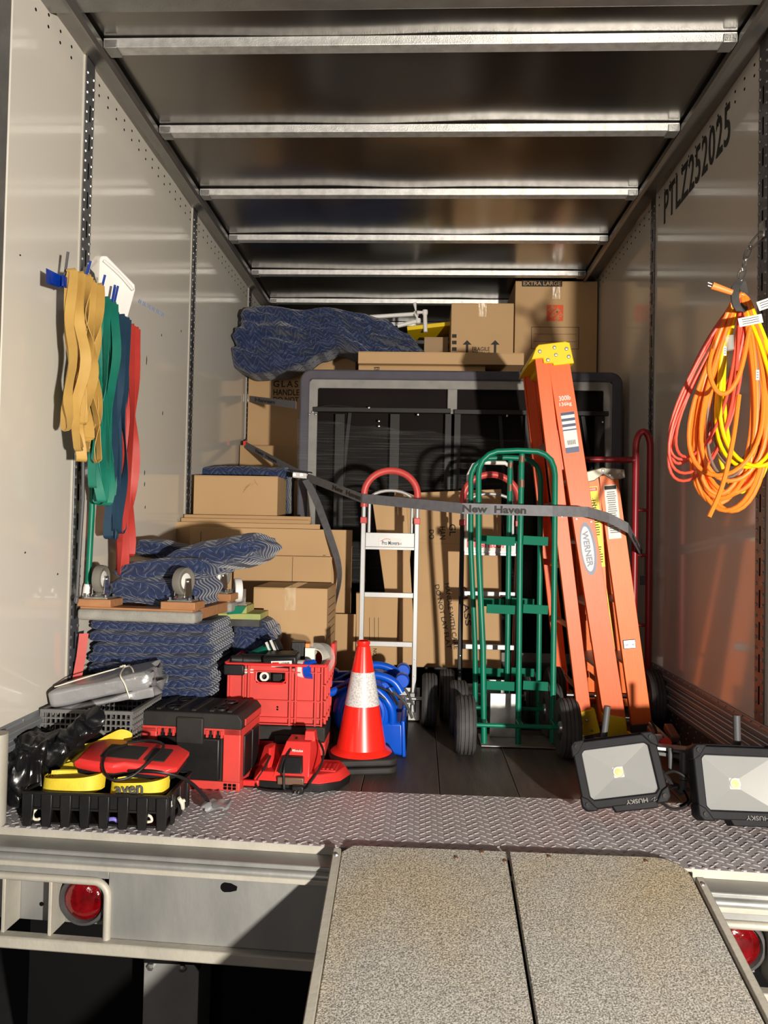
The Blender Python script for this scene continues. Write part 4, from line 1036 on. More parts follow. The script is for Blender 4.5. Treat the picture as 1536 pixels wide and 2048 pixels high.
x = x2r(z1-.16); plate_on(short, x-.027, x+.027, z1-.36, z1, 'label_yellow')
MB().box(x-.024, x+.024, -.0014, 0, z1-.02, z1-.004).build('printed_band', 'label_red', short); ltl('DANGER', x, z1-.012, .035, .008, 'paper', ld=short)
for k_ in range(26):
    if 5 < k_ < 8 or 14 < k_ < 19: continue
    L2 = .022*(.5+.5*random.random()); MB().box(x-L2, x+L2, -.0013, 0, z1-.06-.011*k_-.004, z1-.06-.011*k_).build('printed_line', 'ink', short)
MB().bar((x+.0, -.0014, z1-.05), (x+.012, -.0014, z1-.105), .003, .001).build('printed_figure', 'ink', short); MB().bar((x-.012, -.0014, z1-.10), (x+.006, -.0014, z1-.075), .006, .001).build('printed_figure', 'ink', short)
MB().box(x2(.42)-.035, x2(.42)+.02, -.006, 0, .40, .44).build('hinge_plate', 'zinc', short, bevel=.004)
for dx in (-.02, .008): MB().dome((x2(.42)+dx, -.006, .42), (0, -1, 0), .006, .004, 8).build('rivet', 'chrome', short, smooth=True)
MB().bar((-.035, .02, .78), (-.02, .02, .40), .02, .004, Vector((1, 0, 0))).build('spreader', 'lime', short)
# ================================================================ stack of folded blankets with dollies
bx0, bx1 = -1.262, -.775
zt_b = .535; NB = 13; hb_ = zt_b/NB
place = ['at the bottom', 'second from the bottom', 'third from the bottom', 'fourth from the bottom', 'fifth from the bottom', 'sixth from the bottom', 'seventh, in the middle', 'sixth from the top', 'fifth from the top', 'fourth from the top', 'third from the top', 'second from the top', 'topmost under the dolly']
for i in range(NB):
    ox = random.uniform(-.008, .008); oy = random.uniform(-.012, .012); sd = random.random()*20
    def df(p, q, sd=sd):
        k = noise.noise(Vector((q.x*6+sd, q.y*6, sd))); k2 = noise.noise(Vector((q.x*3+sd, 4, sd)))
        sag = .004*math.sin(q.x*9+sd)
        # split front edge into two fold lips
        lip = -.012*math.exp(-((q.z)/.0035)**2) if q.y < -.2 else 0
        cr = -.016*math.exp(-((q.z)/.0035)**2) if q.x > .2 else 0
        return p+Vector((.010*k2+cr*(1 if q.x > .2 else 0), .010*k-lip, sag*(0 if i in (0,) else 1)+.002*k))
    m = MB(); dd = .50+random.uniform(-.02, .02)
    uv = soft_box(m, bx1-bx0-.012, dd, hb_*1.04, (.022, .022, hb_*.51), (34, 10, 8), df)
    o = m.build('folded_blanket', 'quilt', None, uvf=[(u[0]+sd, u[1]*1.0+sd) for u in uv])
    for p in o.data.polygons: p.use_smooth = True
    o.location = ((bx0+bx1)/2+ox+.004, 2.88+.25+oy, hb_*(i+.5)+.002)
    tag(o, 'navy quilted blanket folded flat, %s of the stack by the left wall' % place[i], 'blanket', 'folded blankets in the stack')
# loose rear-right blanket fold under the second dolly
m = MB(); uv = soft_box(m, .20, .30, .30, (.08, .08, .10), (14, 14, 20), lambda p, q: p+Vector((.02*noise.noise(Vector((q.x*6, q.y*6, q.z*20))), .01*math.sin(q.z*120), .01*noise.noise(q*20))))
o = m.build('moving_blanket', 'quilt', None, uvf=[(u[0], u[1]) for u in uv])
for p in o.data.polygons: p.use_smooth = True
o.location = (-.70, 3.34, .36); tag(o, 'navy quilted blanket bulging out right of the folded stack, under the yellow board', 'blanket')
MB_ = MB()
m = MB(); m.bar((-1.245, 2.80, .30), (-1.24, 2.80, .50), .002, .04, Vector((0, 1, 0)))
tag(MB().ribbon([(-1.262, 2.80, .02), (-1.258, 2.79, .15), (-1.25, 2.78, .3), (-1.235, 2.79, .42), (-1.232, 2.80, .5)], (.03, .012, 0), .003).build('red_strap_end', 'band_red'), 'flat red webbing end beside the left edge of the blanket stack', 'strap')
def dolly(name, label, loc, rot, bm1, bm2, front_w=.46, depth=.40, casters=((-1, -1), (1, -1), (1, 1), (-1, 1)), group='furniture dollies'):
    t = thing(name, label, 'dolly', loc, (0, 0, rot), group)
    w2 = front_w/2; 
    for s in (-1, 1):
        MB().box(-w2, w2, s*depth/2-.045, s*depth/2+.045, 0, .042).build('padded_board', bm1, t, bevel=.012, seg=3)
        MB().box(-w2+.01, w2-.01, s*depth/2-.04, s*depth/2+.04, .042, .050).build('board_top', bm2, t, bevel=.002)
        MB().box(s*(w2-.05)-.035, s*(w2-.05)+.035, -depth/2+.045, depth/2-.045, .006, .046).build('side_rail', bm2, t, bevel=.003)
    for (sx, sy) in casters:
        cx, cy = sx*(w2-.065), sy*(depth/2-.005)
        MB().box(cx-.065, cx+.065, cy-.05, cy+.05, .050, .078).build('mounting_block', 'wood_red' if bm2 != 'board_yellow' else 'board_yellow', t, bevel=.003)
        cs = MB().box(cx-.045, cx+.045, cy-.036, cy+.036, .078, .083).build('caster_plate', 'zinc', t, bevel=.001)
        MB().lathe([(.03, 0), (.034, .006), (.028, .014), (.02, .018)], 20, Matrix.Translation((cx, cy, .083))).build('swivel', 'chrome', cs, smooth=True)
        for a_ in (-1, 1):
            for b_ in (-1, 1): MB().cyl((cx+a_*.037, cy+b_*.029, .083), (cx+a_*.037, cy+b_*.029, .093), .005, n=6).build('bolt', 'zinc', cs)
        r = random.uniform(-.5, .5) if sy > 0 else (.25 if sx > 0 else 1.5)
        r = {(-1, -1): math.radians(5), (1, -1): math.radians(-14), (1, 1): math.radians(-25), (-1, 1): 1.2}[(sx, sy)]
        dx, dy = math.cos(r), math.sin(r)      # axle direction
        Rm = Matrix.Translation((cx, cy, 0)) @ Matrix.Rotation(r, 4, 'Z')
        for s in (-1, 1):
            MB().prism([(-.022, .097), (.022, .097), (.014, .160), (-.014, .160)], -.0015, .0015, Rm @ Matrix.Translation((s*.022, .0, 0)) @ Matrix.Rotation(PI/2, 4, 'Z')).build('caster_fork', 'chrome', cs)
        MB().cyl(Rm @ Vector((-.028, 0, .15)), Rm @ Vector((.028, 0, .15)), .007, n=10).build('caster_axle', 'chrome', cs, smooth=True)
        ww = align(Rm @ Vector((0, 0, .15)), Vector((dx, dy, 0)))
        wo = MB().lathe([(.03, -.012), (.045, -.0165), (.05, -.014), (.052, 0), (.05, .014), (.045, .0165), (.03, .012)], 32, ww, closed=True).build('caster_wheel', 'rubber_grey', t, smooth=True)
        MB().lathe([(.006, -.013), (.030, -.010), (.034, -.013), (.034, .013), (.030, .010), (.006, .013)], 28, ww).build('wheel_hub', 'white_plastic', wo, smooth=True)
    return t
dl = dolly('furniture_dolly', 'upturned furniture dolly with grey padded front board on top of the blanket stack', (-1.005, 3.00, .552), math.radians(-5), 'carpet_grey', 'wood_red', .452, .40)
# board of the second dolly at the right
d2 = thing('furniture_dolly', 'yellow-green painted dolly board with black edge jutting out right of the padded dolly', 'dolly', (-.735, 3.29, .49))
MB().box(-.10, .075, -.10, .06, .0, .03).build('black_board', 'rubber', d2, bevel=.003)
MB().box(-.10, .08, -.105, .07, .03, .055).build('yellow_board', 'board_yellow', d2, bevel=.003)
MB().box(-.105, .02, -.10, .05, .055, .085).build('yellow_block', 'board_yellow', d2, bevel=.003)
MB().prism([(-.06, .05), (0, .055), (.02, .085), (-.05, .085)], -.108, -.104).build('green_paint_mark', 'green_paint', d2)
Rm = Matrix.Translation((-.035, -.02, -.0))
MB().box(-.085, .01, -.06, .03, .085, .090).build('caster_plate', 'zinc', d2, bevel=.001)
wo = MB().lathe([(.03, -.012), (.045, -.0165), (.05, -.014), (.052, 0), (.05, .014), (.045, .0165), (.03, .012)], 32, align((-.04, -.02, .145), (.9, .4, 0)), closed=True).build('caster_wheel', 'white_plastic', d2, smooth=True)
for s in (-1, 1): MB().bar((-.04+s*.02, -.02+s*.009, .088), (-.04+s*.02, -.02+s*.009, .15), .003, .03, Vector((1, 0, 0))).build('caster_fork', 'chrome', d2)
# blankets folded on the dolly
def d_top(p, q):
    x, y, z = q
    k = noise.noise(Vector((x*5, y*5, z*10))); k3 = noise.noise(Vector((x*12, y*9, z*24)))
    return p+Vector((.02*k+.02*math.sin(z*60), .02*k+.008*math.sin(z*110+x*4), .02*k+.008*k3))
def lump(label, c, size, r, n, rot, seed):
    def f(p, q):
        k = noise.noise(Vector((q.x*5+seed, q.y*6, q.z*7))); k3 = noise.noise(Vector((q.x*9+seed, q.y*9, q.z*22)))
        return p+Vector((.007*math.sin(q.z*95+seed), .009*math.sin(q.z*95+q.x*5)+.012*k, .020*k+.005*k3))
    m = MB(); uv = soft_box(m, *size, r, n, f); o = m.build('moving_blanket', 'quilt', None, uvf=[(u[0]+seed, u[1]) for u in uv])
    for p in o.data.polygons: p.use_smooth = True
    o.location = c; o.rotation_euler = rot; return tag(o, label, 'blanket', 'loosely folded blankets on the dolly')
lump('navy quilted blanket crumpled between the dolly wheels, lowest of the loose pile', (-1.0, 3.02, .655), (.37, .32, .12), (.06, .06, .05), (26, 20, 14), (0, 0, -.1), 1)
lump('navy quilted blanket folded in the middle of the loose pile on the dolly', (-.97, 3.06, .735), (.40, .34, .085), (.06, .06, .04), (26, 20, 12), (0, -.07, -.15), 5)
lump('navy quilted blanket with a raised rounded corner to the right, topmost on the dolly', (-.80, 3.10, .785), (.44, .34, .115), (.09, .08, .055), (30, 22, 14), (0, -.22, -.12), 9)
lump('small dark navy blanket end poking up behind the loose pile', (-1.08, 3.26, .80), (.26, .16, .07), (.04, .05, .03), (18, 12, 10), (0, .1, .1), 13)

# ================================================================ grey milk crate with tarp
cx0, cx1, cy0, cy1, ch = -1.258, -.950, 2.545, 2.83, .282
gc = thing('milk_crate', 'grey lattice plastic crate behind the black tray, a tarp lying on it', 'crate', ((cx0+cx1)/2, (cy0+cy1)/2, 0))
def lattice(ax, a0, a1, f, m):       # ax 0: panel along x at y=f ; 1: panel along y at x=f
    def bx(u0, u1, z0, z1, th=.006):
        if ax == 0: m.box(u0, u1, f-th/2, f+th/2, z0, z1)
        else: m.box(f-th/2, f+th/2, u0, u1, z0, z1)
    def bar(u0, z0, u1, z1, w_=.006):
        p = (u0, f, z0) if ax == 0 else (f, u0, z0); q = (u1, f, z1) if ax == 0 else (f, u1, z1)
        m.bar(p, q, w_, w_, Vector((0, 1, 0)) if ax == 0 else Vector((1, 0, 0)))
    L_ = a1-a0
    for z in (0, .012, ch-.012, ch-.032, ch-.052, ch-.072): bx(a0, a1, z, z+(.011 if z in (0, ch-.012) else .005), .012)
    k = int(L_/.0165)
    for i in range(k+1):
        u = a0+L_*i/k; bx(u-.002, u+.002, ch-.072, ch-.002, .009)
    for e in (0, 1, 2):
        for u in (a0+.022*e, a1-.022*e): bx(u-.002, u+.002, 0, ch-.06, .012)
    for z in [.03+.022*i for i in range(8)]:
        bx(a0, a0+.046, z, z+.004); bx(a1-.046, a1, z, z+.004)
    u0, u1, z0, z1 = a0+.048, a1-.048, .015, ch-.075
    n = int((u1-u0+z1-z0)/.026)
    for i in range(1, n):
        s = i*.026
        for sg in (1, -1):
            # line u+z = s clipped
            A_ = (min(s, u1-u0), max(0, s-(u1-u0))); B_ = (max(0, s-(z1-z0)), min(s, z1-z0))
            ua, ub = (u0+A_[0], u0+B_[0]) if sg > 0 else (u1-A_[0], u1-B_[0])
            bar(ua, z0+A_[1], ub, z0+B_[1], .0045)
for nm, args in (('front_panel', (0, cx0, cx1, cy0)), ('back_panel', (0, cx0, cx1, cy1)), ('side_panel', (1, cy0, cy1, cx1)), ('side_panel', (1, cy0, cy1, cx0+.006))):
    m = MB(); lattice(*args, m); m.build(nm, 'grey_crate' if 'grey_crate' in MATS else mat('grey_crate', (.17, .165, .16), .5, 0, (.12, .118, .115), 12, .6), gc, world=True)
MB().box(cx0, cx1, cy0, cy1, .002, .008).build('crate_floor', 'grey_crate', gc, world=True)
hc = ((cx0+cx1)/2, cy0-.008, ch-.075)
MB().tube([Vector((hc[0]+.072*math.cos(a), hc[1], hc[2]-.012+.03*math.sin(a))) for a in [2*PI*i/28 for i in range(28)]], .006, 8, closed=True).build('handle_rim', 'grey_crate', gc, world=True, smooth=True)
MB().prism([(hc[0]+.070*math.cos(a), hc[2]-.012+.028*math.sin(a)) for a in [2*PI*i/28 for i in range(28)]], cy0-.009, cy0-.005).build('handle_hole', 'hole', gc, world=True)
for i, (a_, nm) in enumerate((((-1.18, 2.70, .08), 'left'), ((-1.05, 2.66, .09), 'right'))):
    m = MB(); uv = soft_box(m, .11, .16, .13, (.04, .04, .04), (10, 10, 10), lambda p, q: p+Vector((.01, .01, .01))*noise.noise(q*22))
    o = m.build('cloth_bundle', 'band_navy', None, smooth=True); o.location = a_; tag(o, 'dark blue cloth bundle inside the grey crate, the %s one' % nm, 'cloth')
tp = thing('tarp', 'folded silver-grey tarp tied with pale string, resting tilted on the grey crate', 'tarp', (-1.085, 2.70, .325), (math.radians(0), math.radians(-13), math.radians(8)))
for k in range(2):
    m = MB()
    def tf(p, q, k=k):
        e = max(0, min(1, (q.x-.02)/.14)); n1 = abs(noise.noise(Vector((q.x*9, q.y*14, q.z*55+k)))); n2 = noise.noise(Vector((q.x*22, q.y*22, q.z*30)))
        return p+Vector((-.05*n1*e, .012*n1*e, (.010*n2+.012*math.sin(q.z*230))*e*(1 if q.z < .02 else .3)+.004*noise.noise(q*9)))
    soft_box(m, (.38, .36)[k], .24, (.024, .060)[k], (.03, .03, .011), (40, 20, 12), tf)
    for v in m.v: v.z += (-.026, .018)[k]
    m.build('folded_layer', 'tarp', tp, smooth=True)
P = [Vector((.09, -.128, -.03)), Vector((.085, -.132, .02)), Vector((.075, -.125, .052)), Vector((.06, 0, .060)), Vector((.05, .12, .05))]
MB().tube(smoothpath(P, 5), .0025, 6).build('string', 'string', tp, smooth=True)
MB().tube(smoothpath([Vector((-.17, -.05, .052)), Vector((-.05, -.03, .06)), Vector((.06, 0, .062)), Vector((.10, -.06, .060)), Vector((.12, -.125, .03))], 5), .0025, 6).build('string', 'string', tp, smooth=True)
MB().tube([Vector((.055+.008*math.cos(a), .008*math.sin(a), .066)) for a in [PI*i/8*1.6 for i in range(9)]], .003, 6).build('string_knot', 'string', tp, smooth=True)

# ================================================================ black tray with straps, charger, bag
tx0, tx1, ty0, ty1, th_ = -1.165, -.735, 2.275, 2.505, .098
tr_ = thing('plastic_tray', 'low black ribbed plastic tray at the front left of the truck deck', 'tray', ((tx0+tx1)/2, (ty0+ty1)/2, 0))
m = MB(); m.box(tx0, tx1, ty0, ty0+.004, .052, th_); m.box(tx0, tx1, ty1-.004, ty1, .0, th_); m.box(tx0, tx0+.004, ty0, ty1, .0, th_); m.box(tx1-.004, tx1, ty0, ty1, .03, th_)
m.box(tx0, tx1, ty0, ty1, .004, .010)
m.build('tray_shell', 'black_plastic', tr_, world=True, bevel=.001)
m = MB()
for (y_) in (ty0-.004,): m.box(tx0-.006, tx1+.006, y_-.006, y_+.006, th_-.004, th_+.004); m.box(tx0-.002, tx1+.002, y_-.002, y_+.006, .048, .055)
m.box(tx0-.006, tx0+.006, ty0, ty1+.006, th_-.004, th_+.004); m.box(tx1-.004, tx1+.008, ty0, ty1+.006, th_-.004, th_+.004); m.box(tx0, tx1, ty1-.004, ty1+.006, th_-.004, th_+.004)
m.build('tray_rim', 'black_plastic', tr_, world=True, bevel=.0015)
for i in range(8):
    x = tx0+.012+(tx1-tx0-.024)*i/7
    MB().prism([(x-.013, 0), (x+.011, 0), (x+.016, .052), (x+.016, th_-.002), (x-.016, th_-.002), (x-.016, .052)], ty0-.012, ty0+.002).build('tray_rib', 'black_plastic', tr_, world=True, bevel=.002)
for i in range(3):
    y = ty0+.05+i*.075; MB().box(tx1-.002, tx1+.007, y-.012, y+.012, 0, th_-.002).build('tray_rib', 'black_plastic', tr_, world=True, bevel=.002)
text('L', .012, .018, basis((tx1+.0095, ty0+.02, .072), (0, 1, 0), (0, 0, 1)), tr_, 'paper')
# yellow straps coiled in the tray
def coil(label, c, L_, arcw, z0, h, turns, txt=False, rot=0):
    t = thing('yellow_strap', label, 'strap', c, (0, 0, rot), 'yellow webbing straps in the tray')
    for k in range(turns):
        P = []; w_ = L_-.012*k; d = arcw-.010*k
        for i in range(25):
            a = PI*(1+i/24); sgn = 1 if math.cos(a) > 0 else -1
            P.append(Vector((w_/2*sgn*abs(math.cos(a))**.7, -d*abs(math.sin(a))**.8+.004*k, z0+h/2+.008*math.cos(a)*1 - .002*k)))
        P2_ = P+[Vector((w_/2*.9*math.cos(b), d*.35*math.sin(b), z0+h/2)) for b in [PI*(.05+.9*i/10) for i in range(11)]]
        MB().ribbon(P2_, (0, .012, h), .0025).build('webbing_turn', 'webbing_yellow', t, smooth=True)
    return t
y1 = coil('yellow webbing strap coiled in the left half of the black tray', (-1.05, 2.36, 0), .185, .065, .085, .048, 4)
y2 = coil('yellow webbing strap with grey lettering coiled in the right half of the black tray', (-.845, 2.365, 0), .175, .065, .080, .045, 4)
text('aven', .085, .024, basis((-.855, 2.2905, .107), (1, .0, .10), (0, .25, 1)), y2, 'grey_pole', bold=.02)
yb3 = thing('yellow_strap', 'loose yellow webbing end sticking up behind the black bag', 'strap', (-1.02, 2.50, .13), group='yellow webbing straps in the tray')
MB().ribbon(smoothpath([(-.12, -.02, .02), (-.04, -.01, .035), (.01, .0, .06), (.05, .01, .075), (.08, .02, .055), (.03, .02, .02)], 5), (0, .02, .045), .003).build('webbing_turn', 'webbing_yellow', yb3, smooth=True)
MB().ribbon(smoothpath([(-.12, -.06, -.02), (-.04, -.06, .0), (.03, -.06, -.01), (.10, -.06, .0)], 5), (0, .03, .03), .003).build('webbing_turn', 'webbing_yellow', yb3, smooth=True)
def hook(name, label, P, r, mm, cat='hook', grp=None):
    t = thing(name, label, cat, P[0], group=grp); MB().tube(smoothpath(P, 5), r, 8).build('bent_wire', mm, t, world=True, smooth=True)
    MB().dome(P[-1], (0, 0, 1), r*1.6, r*1.5, 8).build('tip', mm, t, world=True, smooth=True)
hook('strap_hook', 'pale bent strap hook showing through the left end of the black tray', [(-1.135, 2.285, .045), (-1.145, 2.283, .03), (-1.14, 2.283, .015), (-1.125, 2.284, .014)], .004, 'string')
hook('strap_hook', 'pale bent strap hook showing through the right end of the tray front', [(-.80, 2.285, .040), (-.785, 2.283, .035), (-.782, 2.283, .022), (-.80, 2.284, .018)], .004, 'string')
hook('strap_hook', 'cream hook hanging outside the right side of the black tray', [(-.722, 2.35, .07), (-.715, 2.36, .05), (-.716, 2.375, .03), (-.722, 2.39, .045)], .006, 'string')
tag(MB().tube(smoothpath([(-.93, 2.29, .016), (-.90, 2.288, .022), (-.885, 2.29, .014)], 4), .006, 8).build('cord_end', mat('violet', (.2, .17, .6), .5)), 'violet blue cord end seen through the tray front', 'cord')
# charger lying on the tray
def charger(label, loc, rot, s=1.0, flat=False):
    t = thing('battery_charger', label, 'charger', loc, rot)
    b1 = [(-.16, -.075), (-.10, -.085), (-.03, -.085), (.0, -.07), (.14, -.075), (.165, -.05), (.165, .05), (.13, .075), (-.12, .075), (-.165, .04)]
    m = MB(); n = len(b1)
    def layer(f, z): return [Vector((x*f, y*f, z)) for x, y in b1]
    m.v = layer(.93, .0)+layer(1, .012)+layer(1, .024)+layer(.9, .034)
    m.f = [list(range(n)), [4*n-1-i for i in range(n)]]+[(k*n+i, k*n+n+i, k*n+n+(i+1) % n, k*n+(i+1) % n) for k in range(3) for i in range(n)]
    m.build('red_shell', 'red_plastic', t, bevel=.002)
    MB().prism([(x*.95, y*.95) for x, y in b1], -.014, .002, Matrix(((1, 0, 0, 0), (0, 0, 1, 0), (0, 1, 0, 0), (0, 0, 0, 1)))).build('black_base', 'black_plastic', t, bevel=.002)
    MB().box(-.09, .035, -.045, .035, .034, .036).build('battery_recess', 'black_dusty', t, bevel=.001)
    MB().box(.055, .12, -.045, .03, .034, .038).build('battery_recess', 'black_dusty', t, bevel=.001)
    return t
hc_ = charger('flat red battery charger lying on the yellow straps in the tray', (-.895, 2.43, .150), (math.radians(12), math.radians(2), math.radians(-4)))
cd = smoothpath([(-.93, 2.46, .195), (-.965, 2.40, .19), (-.955, 2.33, .165), (-.915, 2.30, .135), (-.86, 2.32, .14), (-.815, 2.37, .180), (-.80, 2.43, .205), (-.86, 2.47, .208), (-.93, 2.46, .202)], 6)
t = thing('power_cord', 'black power cord looped over the charger and out to a silver plug bag', 'cord', cd[0])
MB().tube(cd, .0045, 8).build('cord', 'black_plastic', t, world=True, smooth=True)
MB().tube(smoothpath([(-.88, 2.35, .145), (-.80, 2.34, .15), (-.74, 2.36, .135), (-.70, 2.40, .10), (-.665, 2.43, .05), (-.655, 2.44, .03)], 6), .0055, 8).build('cord', 'black_plastic', t, world=True, smooth=True)
m = MB(); soft_box(m, .095, .05, .022, (.02, .02, .009), (12, 8, 4), lambda p, q: p+Vector((.012, .012, .01))*noise.noise(q*40))
o = m.build('plug_bag', 'tarp', None, smooth=True); o.location = (-.63, 2.44, .018); o.rotation_euler = (0, 0, .2); tag(o, 'small crumpled silver plastic bag with a plug on the deck beside the tray', 'bag')
# black bag
t = thing('plastic_bag', 'shiny black plastic bag slumped over the left end of the tray', 'bag', (-1.12, 2.45, .1))
def bagf(sd):
    def f(p, q):
        k = abs(noise.noise(Vector((q.x*7+sd, q.y*7, q.z*5)))); k2 = abs(noise.noise(Vector((q.x*15+sd, q.y*15, q.z*9))))
        d = Vector((q.x, q.y, q.z)).normalized(); return p-d*(k*.07+k2*.03)
    return f
m = MB(); soft_box(m, .16, .20, .26, (.06, .07, .08), (22, 22, 26), bagf(1))
for v in m.v: v += Vector((-.085, -.04, .04))
m.build('bag_body', 'bag_black', t, smooth=True)
m = MB(); soft_box(m, .27, .12, .10, (.05, .05, .045), (30, 16, 14), bagf(5))
R3 = Matrix.Translation((.02, -.01, .115)) @ Matrix.Rotation(math.radians(-42), 4, 'Y')
m.v = [R3 @ v for v in m.v]; m.build('bag_neck', 'bag_black', t, smooth=True)
m = MB(); soft_box(m, .10, .10, .22, (.03, .03, .05), (14, 14, 18), bagf(9))
for v in m.v: v += Vector((-.115, -.10, .03-.02))
m.build('bag_fold', 'bag_black', t, smooth=True)

# ================================================================ black and red tool box
def toolbox():
    t = thing('tool_box', 'black tool box with red frame and latches at the front left', 'tool box', (-.775, 2.64, 0), (0, 0, math.radians(-4)))
    w_, d, h = .355, .235, .262; x0, x1 = -w_/2, w_/2
    MB().box(x0+.01, x1-.01, .01, d-.01, .012, h-.05).build('body', 'black_dusty', t, bevel=.004)
    m = MB(); m.box(x0, x1, 0, d, 0, .03); m.box(x0, x0+.055, -.002, d, .03, h-.055); m.box(x1-.062, x1, -.002, d, .03, h-.05); m.box(x0, x1, -.002, .012, h-.075, h-.05)
    m.build('red_frame', 'red_dusty', t, bevel=.004)
    MB().prism([(x0-.002, h-.052), (x1+.004, h-.052), (x1+.004, h-.02), (x1-.012, h-.0), (x0+.012, h-.0), (x0-.002, h-.02)], -.006, d+.004).build('lid', 'black_dusty', t, bevel=.004)
    for k in range(5):
        x = x0+.05+k*.064; MB().box(x-.008, x+.008, .02, d-.02, h-.002, h+.006).build('lid_rib', 'black_dusty', t, bevel=.002)
    for x in (x0+.09, x1-.09):
        for y in (.06, .17): MB().lathe([(.026, 0), (.024, .006), (.018, .006), (.015, .002), (0, .002)], 24, Matrix.Translation((x, y, h))).build('lid_cleat', 'black_plastic', t, smooth=True)
    MB().box(x0+.072, x1-.072, -.008, .012, .032, h-.085).build('front_panel', 'black_plastic', t, bevel=.006)
    MB().box(-.048, .048, -.016, .012, h-.105, h-.015).build('front_latch', 'black_dusty', t, bevel=.005)
    for sx in (-1, 1):
        for k in range(5):
            x = sx*(.06+.013*k); MB().box(x-.0035, x+.0035, -.008, .002, h-.082, h-.058).build('latch_rib', 'red_dusty' if k % 2 == 0 else 'black_plastic', t)
    MB().box(x0-.014, x0+.004, .02, .07, .09, h-.08).build('side_catch', 'black_plastic', t, bevel=.004)
    MB().box(x1-.002, x1+.006, .035, .115, .04, h-.08).build('side_panel', 'black_plastic', t, bevel=.003)
    MB().box(x1-.002, x1+.006, .13, .21, .04, h-.08).build('side_panel', 'black_plastic', t, bevel=.003)
    MB().box(x1+.002, x1+.008, .03, .22, h-.045, h-.022).build('red_name_band', 'red_dusty', t, bevel=.001)
    m = MB(); m.box(x1, x1+.055, .03, .045, .01, .03); m.box(x1, x1+.055, .19, .205, .01, .03); m.box(x1+.04, x1+.058, .03, .205, .01, .032)
    m.build('carry_handle', 'red_plastic', t, bevel=.004)
    for i in range(3):
        for j in range(2): MB().box(x1-.055+i*.016, x1-.045+i*.016, -.0045, 0, .006+j*.011, .014+j*.011).build('cleat_slot', 'hole', t)
toolbox()
# low organiser box under the red crate and the crate
Yc = 2.93
cxa, cxb = at(455, 1400, Yc).x, at(646, 1400, Yc).x
zc0 = .155; zc1 = at(550, 1327, Yc).z; Wc = cxb-cxa; Dc = .30
lb_ = thing('organiser_box', 'low black and red organiser box carrying the red crate', 'tool box', ((cxa+cxb)/2, Yc, 0))
MB().box(-Wc/2-.005, Wc/2+.012, .0, Dc, 0, .095).build('red_drawer', 'red_dusty', lb_, bevel=.004)
MB().box(-Wc/2-.005, Wc/2+.012, -.008, Dc, .095, zc0-.002).build('black_lid', 'black_dusty', lb_, bevel=.006)
MB().box(-.0, .07, -.016, 0, .085, .12).build('latch', 'black_plastic', lb_, bevel=.003)
MB().box(-Wc/2-.004, Wc/2+.011, -.012, 0, .078, .095).build('red_lip', 'red_plastic', lb_, bevel=.003)
rc = thing('red_crate', 'red ribbed plastic crate full of tools, stacked on the organiser box', 'crate', ((cxa+cxb)/2, Yc, zc0))
h = zc1-zc0; x0, x1 = -Wc/2, Wc/2; m = MB()
hx0, hx1, hz0, hz1 = -.075, .040, h-.075, h-.032
m.box(x0, hx0, 0, .008, 0, h); m.box(hx1, x1, 0, .008, 0, h); m.box(hx0, hx1, 0, .008, 0, hz0); m.box(hx0, hx1, 0, .008, hz1, h)
m.box(x0, x1, Dc-.008, Dc, 0, h); m.box(x0, x0+.008, 0, Dc, 0, h); m.box(x1-.008, x1, 0, Dc, 0, h); m.box(x0, x1, 0, Dc, 0, .008)
m.build('crate_shell', 'red_dusty', rc)
def rib(x, z0=0, z1=h): MB().box(x-.004, x+.004, -.014, .001, z0, z1).build('rib', 'red_dusty', rc, bevel=.0015)
for x in (x0+.004, x0+.062, x0+.082, hx1+.018, hx1+.040, x1-.028, x1-.004): rib(x)
for z in (.004, .028, h*.40, h*.66, h-.03): MB().box(x0, x1, -.011, .001, z-.0025, z+.0025).build('cross_rib', 'red_dusty', rc, bevel=.001) if z < h-.08 or z > h-.035 else None
MB().box(x0-.006, x1+.008, -.018, .006, h-.008, h+.002).build('front_rim', 'red_plastic', rc, bevel=.003)
for s in (-1, 1):
    xx_ = s*Wc/2; MB().box(min(xx_, xx_+s*.012), max(xx_, xx_+s*.012), -.01, Dc, h-.008, h+.004).build('side_rim', 'red_plastic', rc, bevel=.003)
for k in range(5): y = .03+k*.06; MB().box(x1, x1+.010, y-.004, y+.004, 0, h).build('rib', 'red_dusty', rc, bevel=.0015)
for z in (.03, h*.4, h*.66): MB().box(x1, x1+.008, 0, Dc, z-.002, z+.002).build('cross_rib', 'red_dusty', rc)
MB().box(x0-.012, x0+.066, -.026, -.002, h-.045, h-.004).build('black_latch', 'black_plastic', rc, bevel=.005)
MB().box(x1-.0, x1+.018, Dc-.08, Dc+.01, h-.05, h+.05).build('side_lug', 'red_plastic', rc, bevel=.005)
m = MB(); m.tube([Vector((hx0, -.003, hz1)), Vector((hx0, -.003, hz0+.012)), Vector((hx0+.014, -.003, hz0)), Vector((hx1-.014, -.003, hz0)), Vector((hx1, -.003, hz0+.012)), Vector((hx1, -.003, hz1))], .004, 8)
m.build('handle_edge', 'red_plastic', rc, smooth=True)
for z in (h*.25, h*.29): MB().dome((.01, -.002, z), (0, -1, 0), .004, .002).build('small_hole', 'hole', rc)
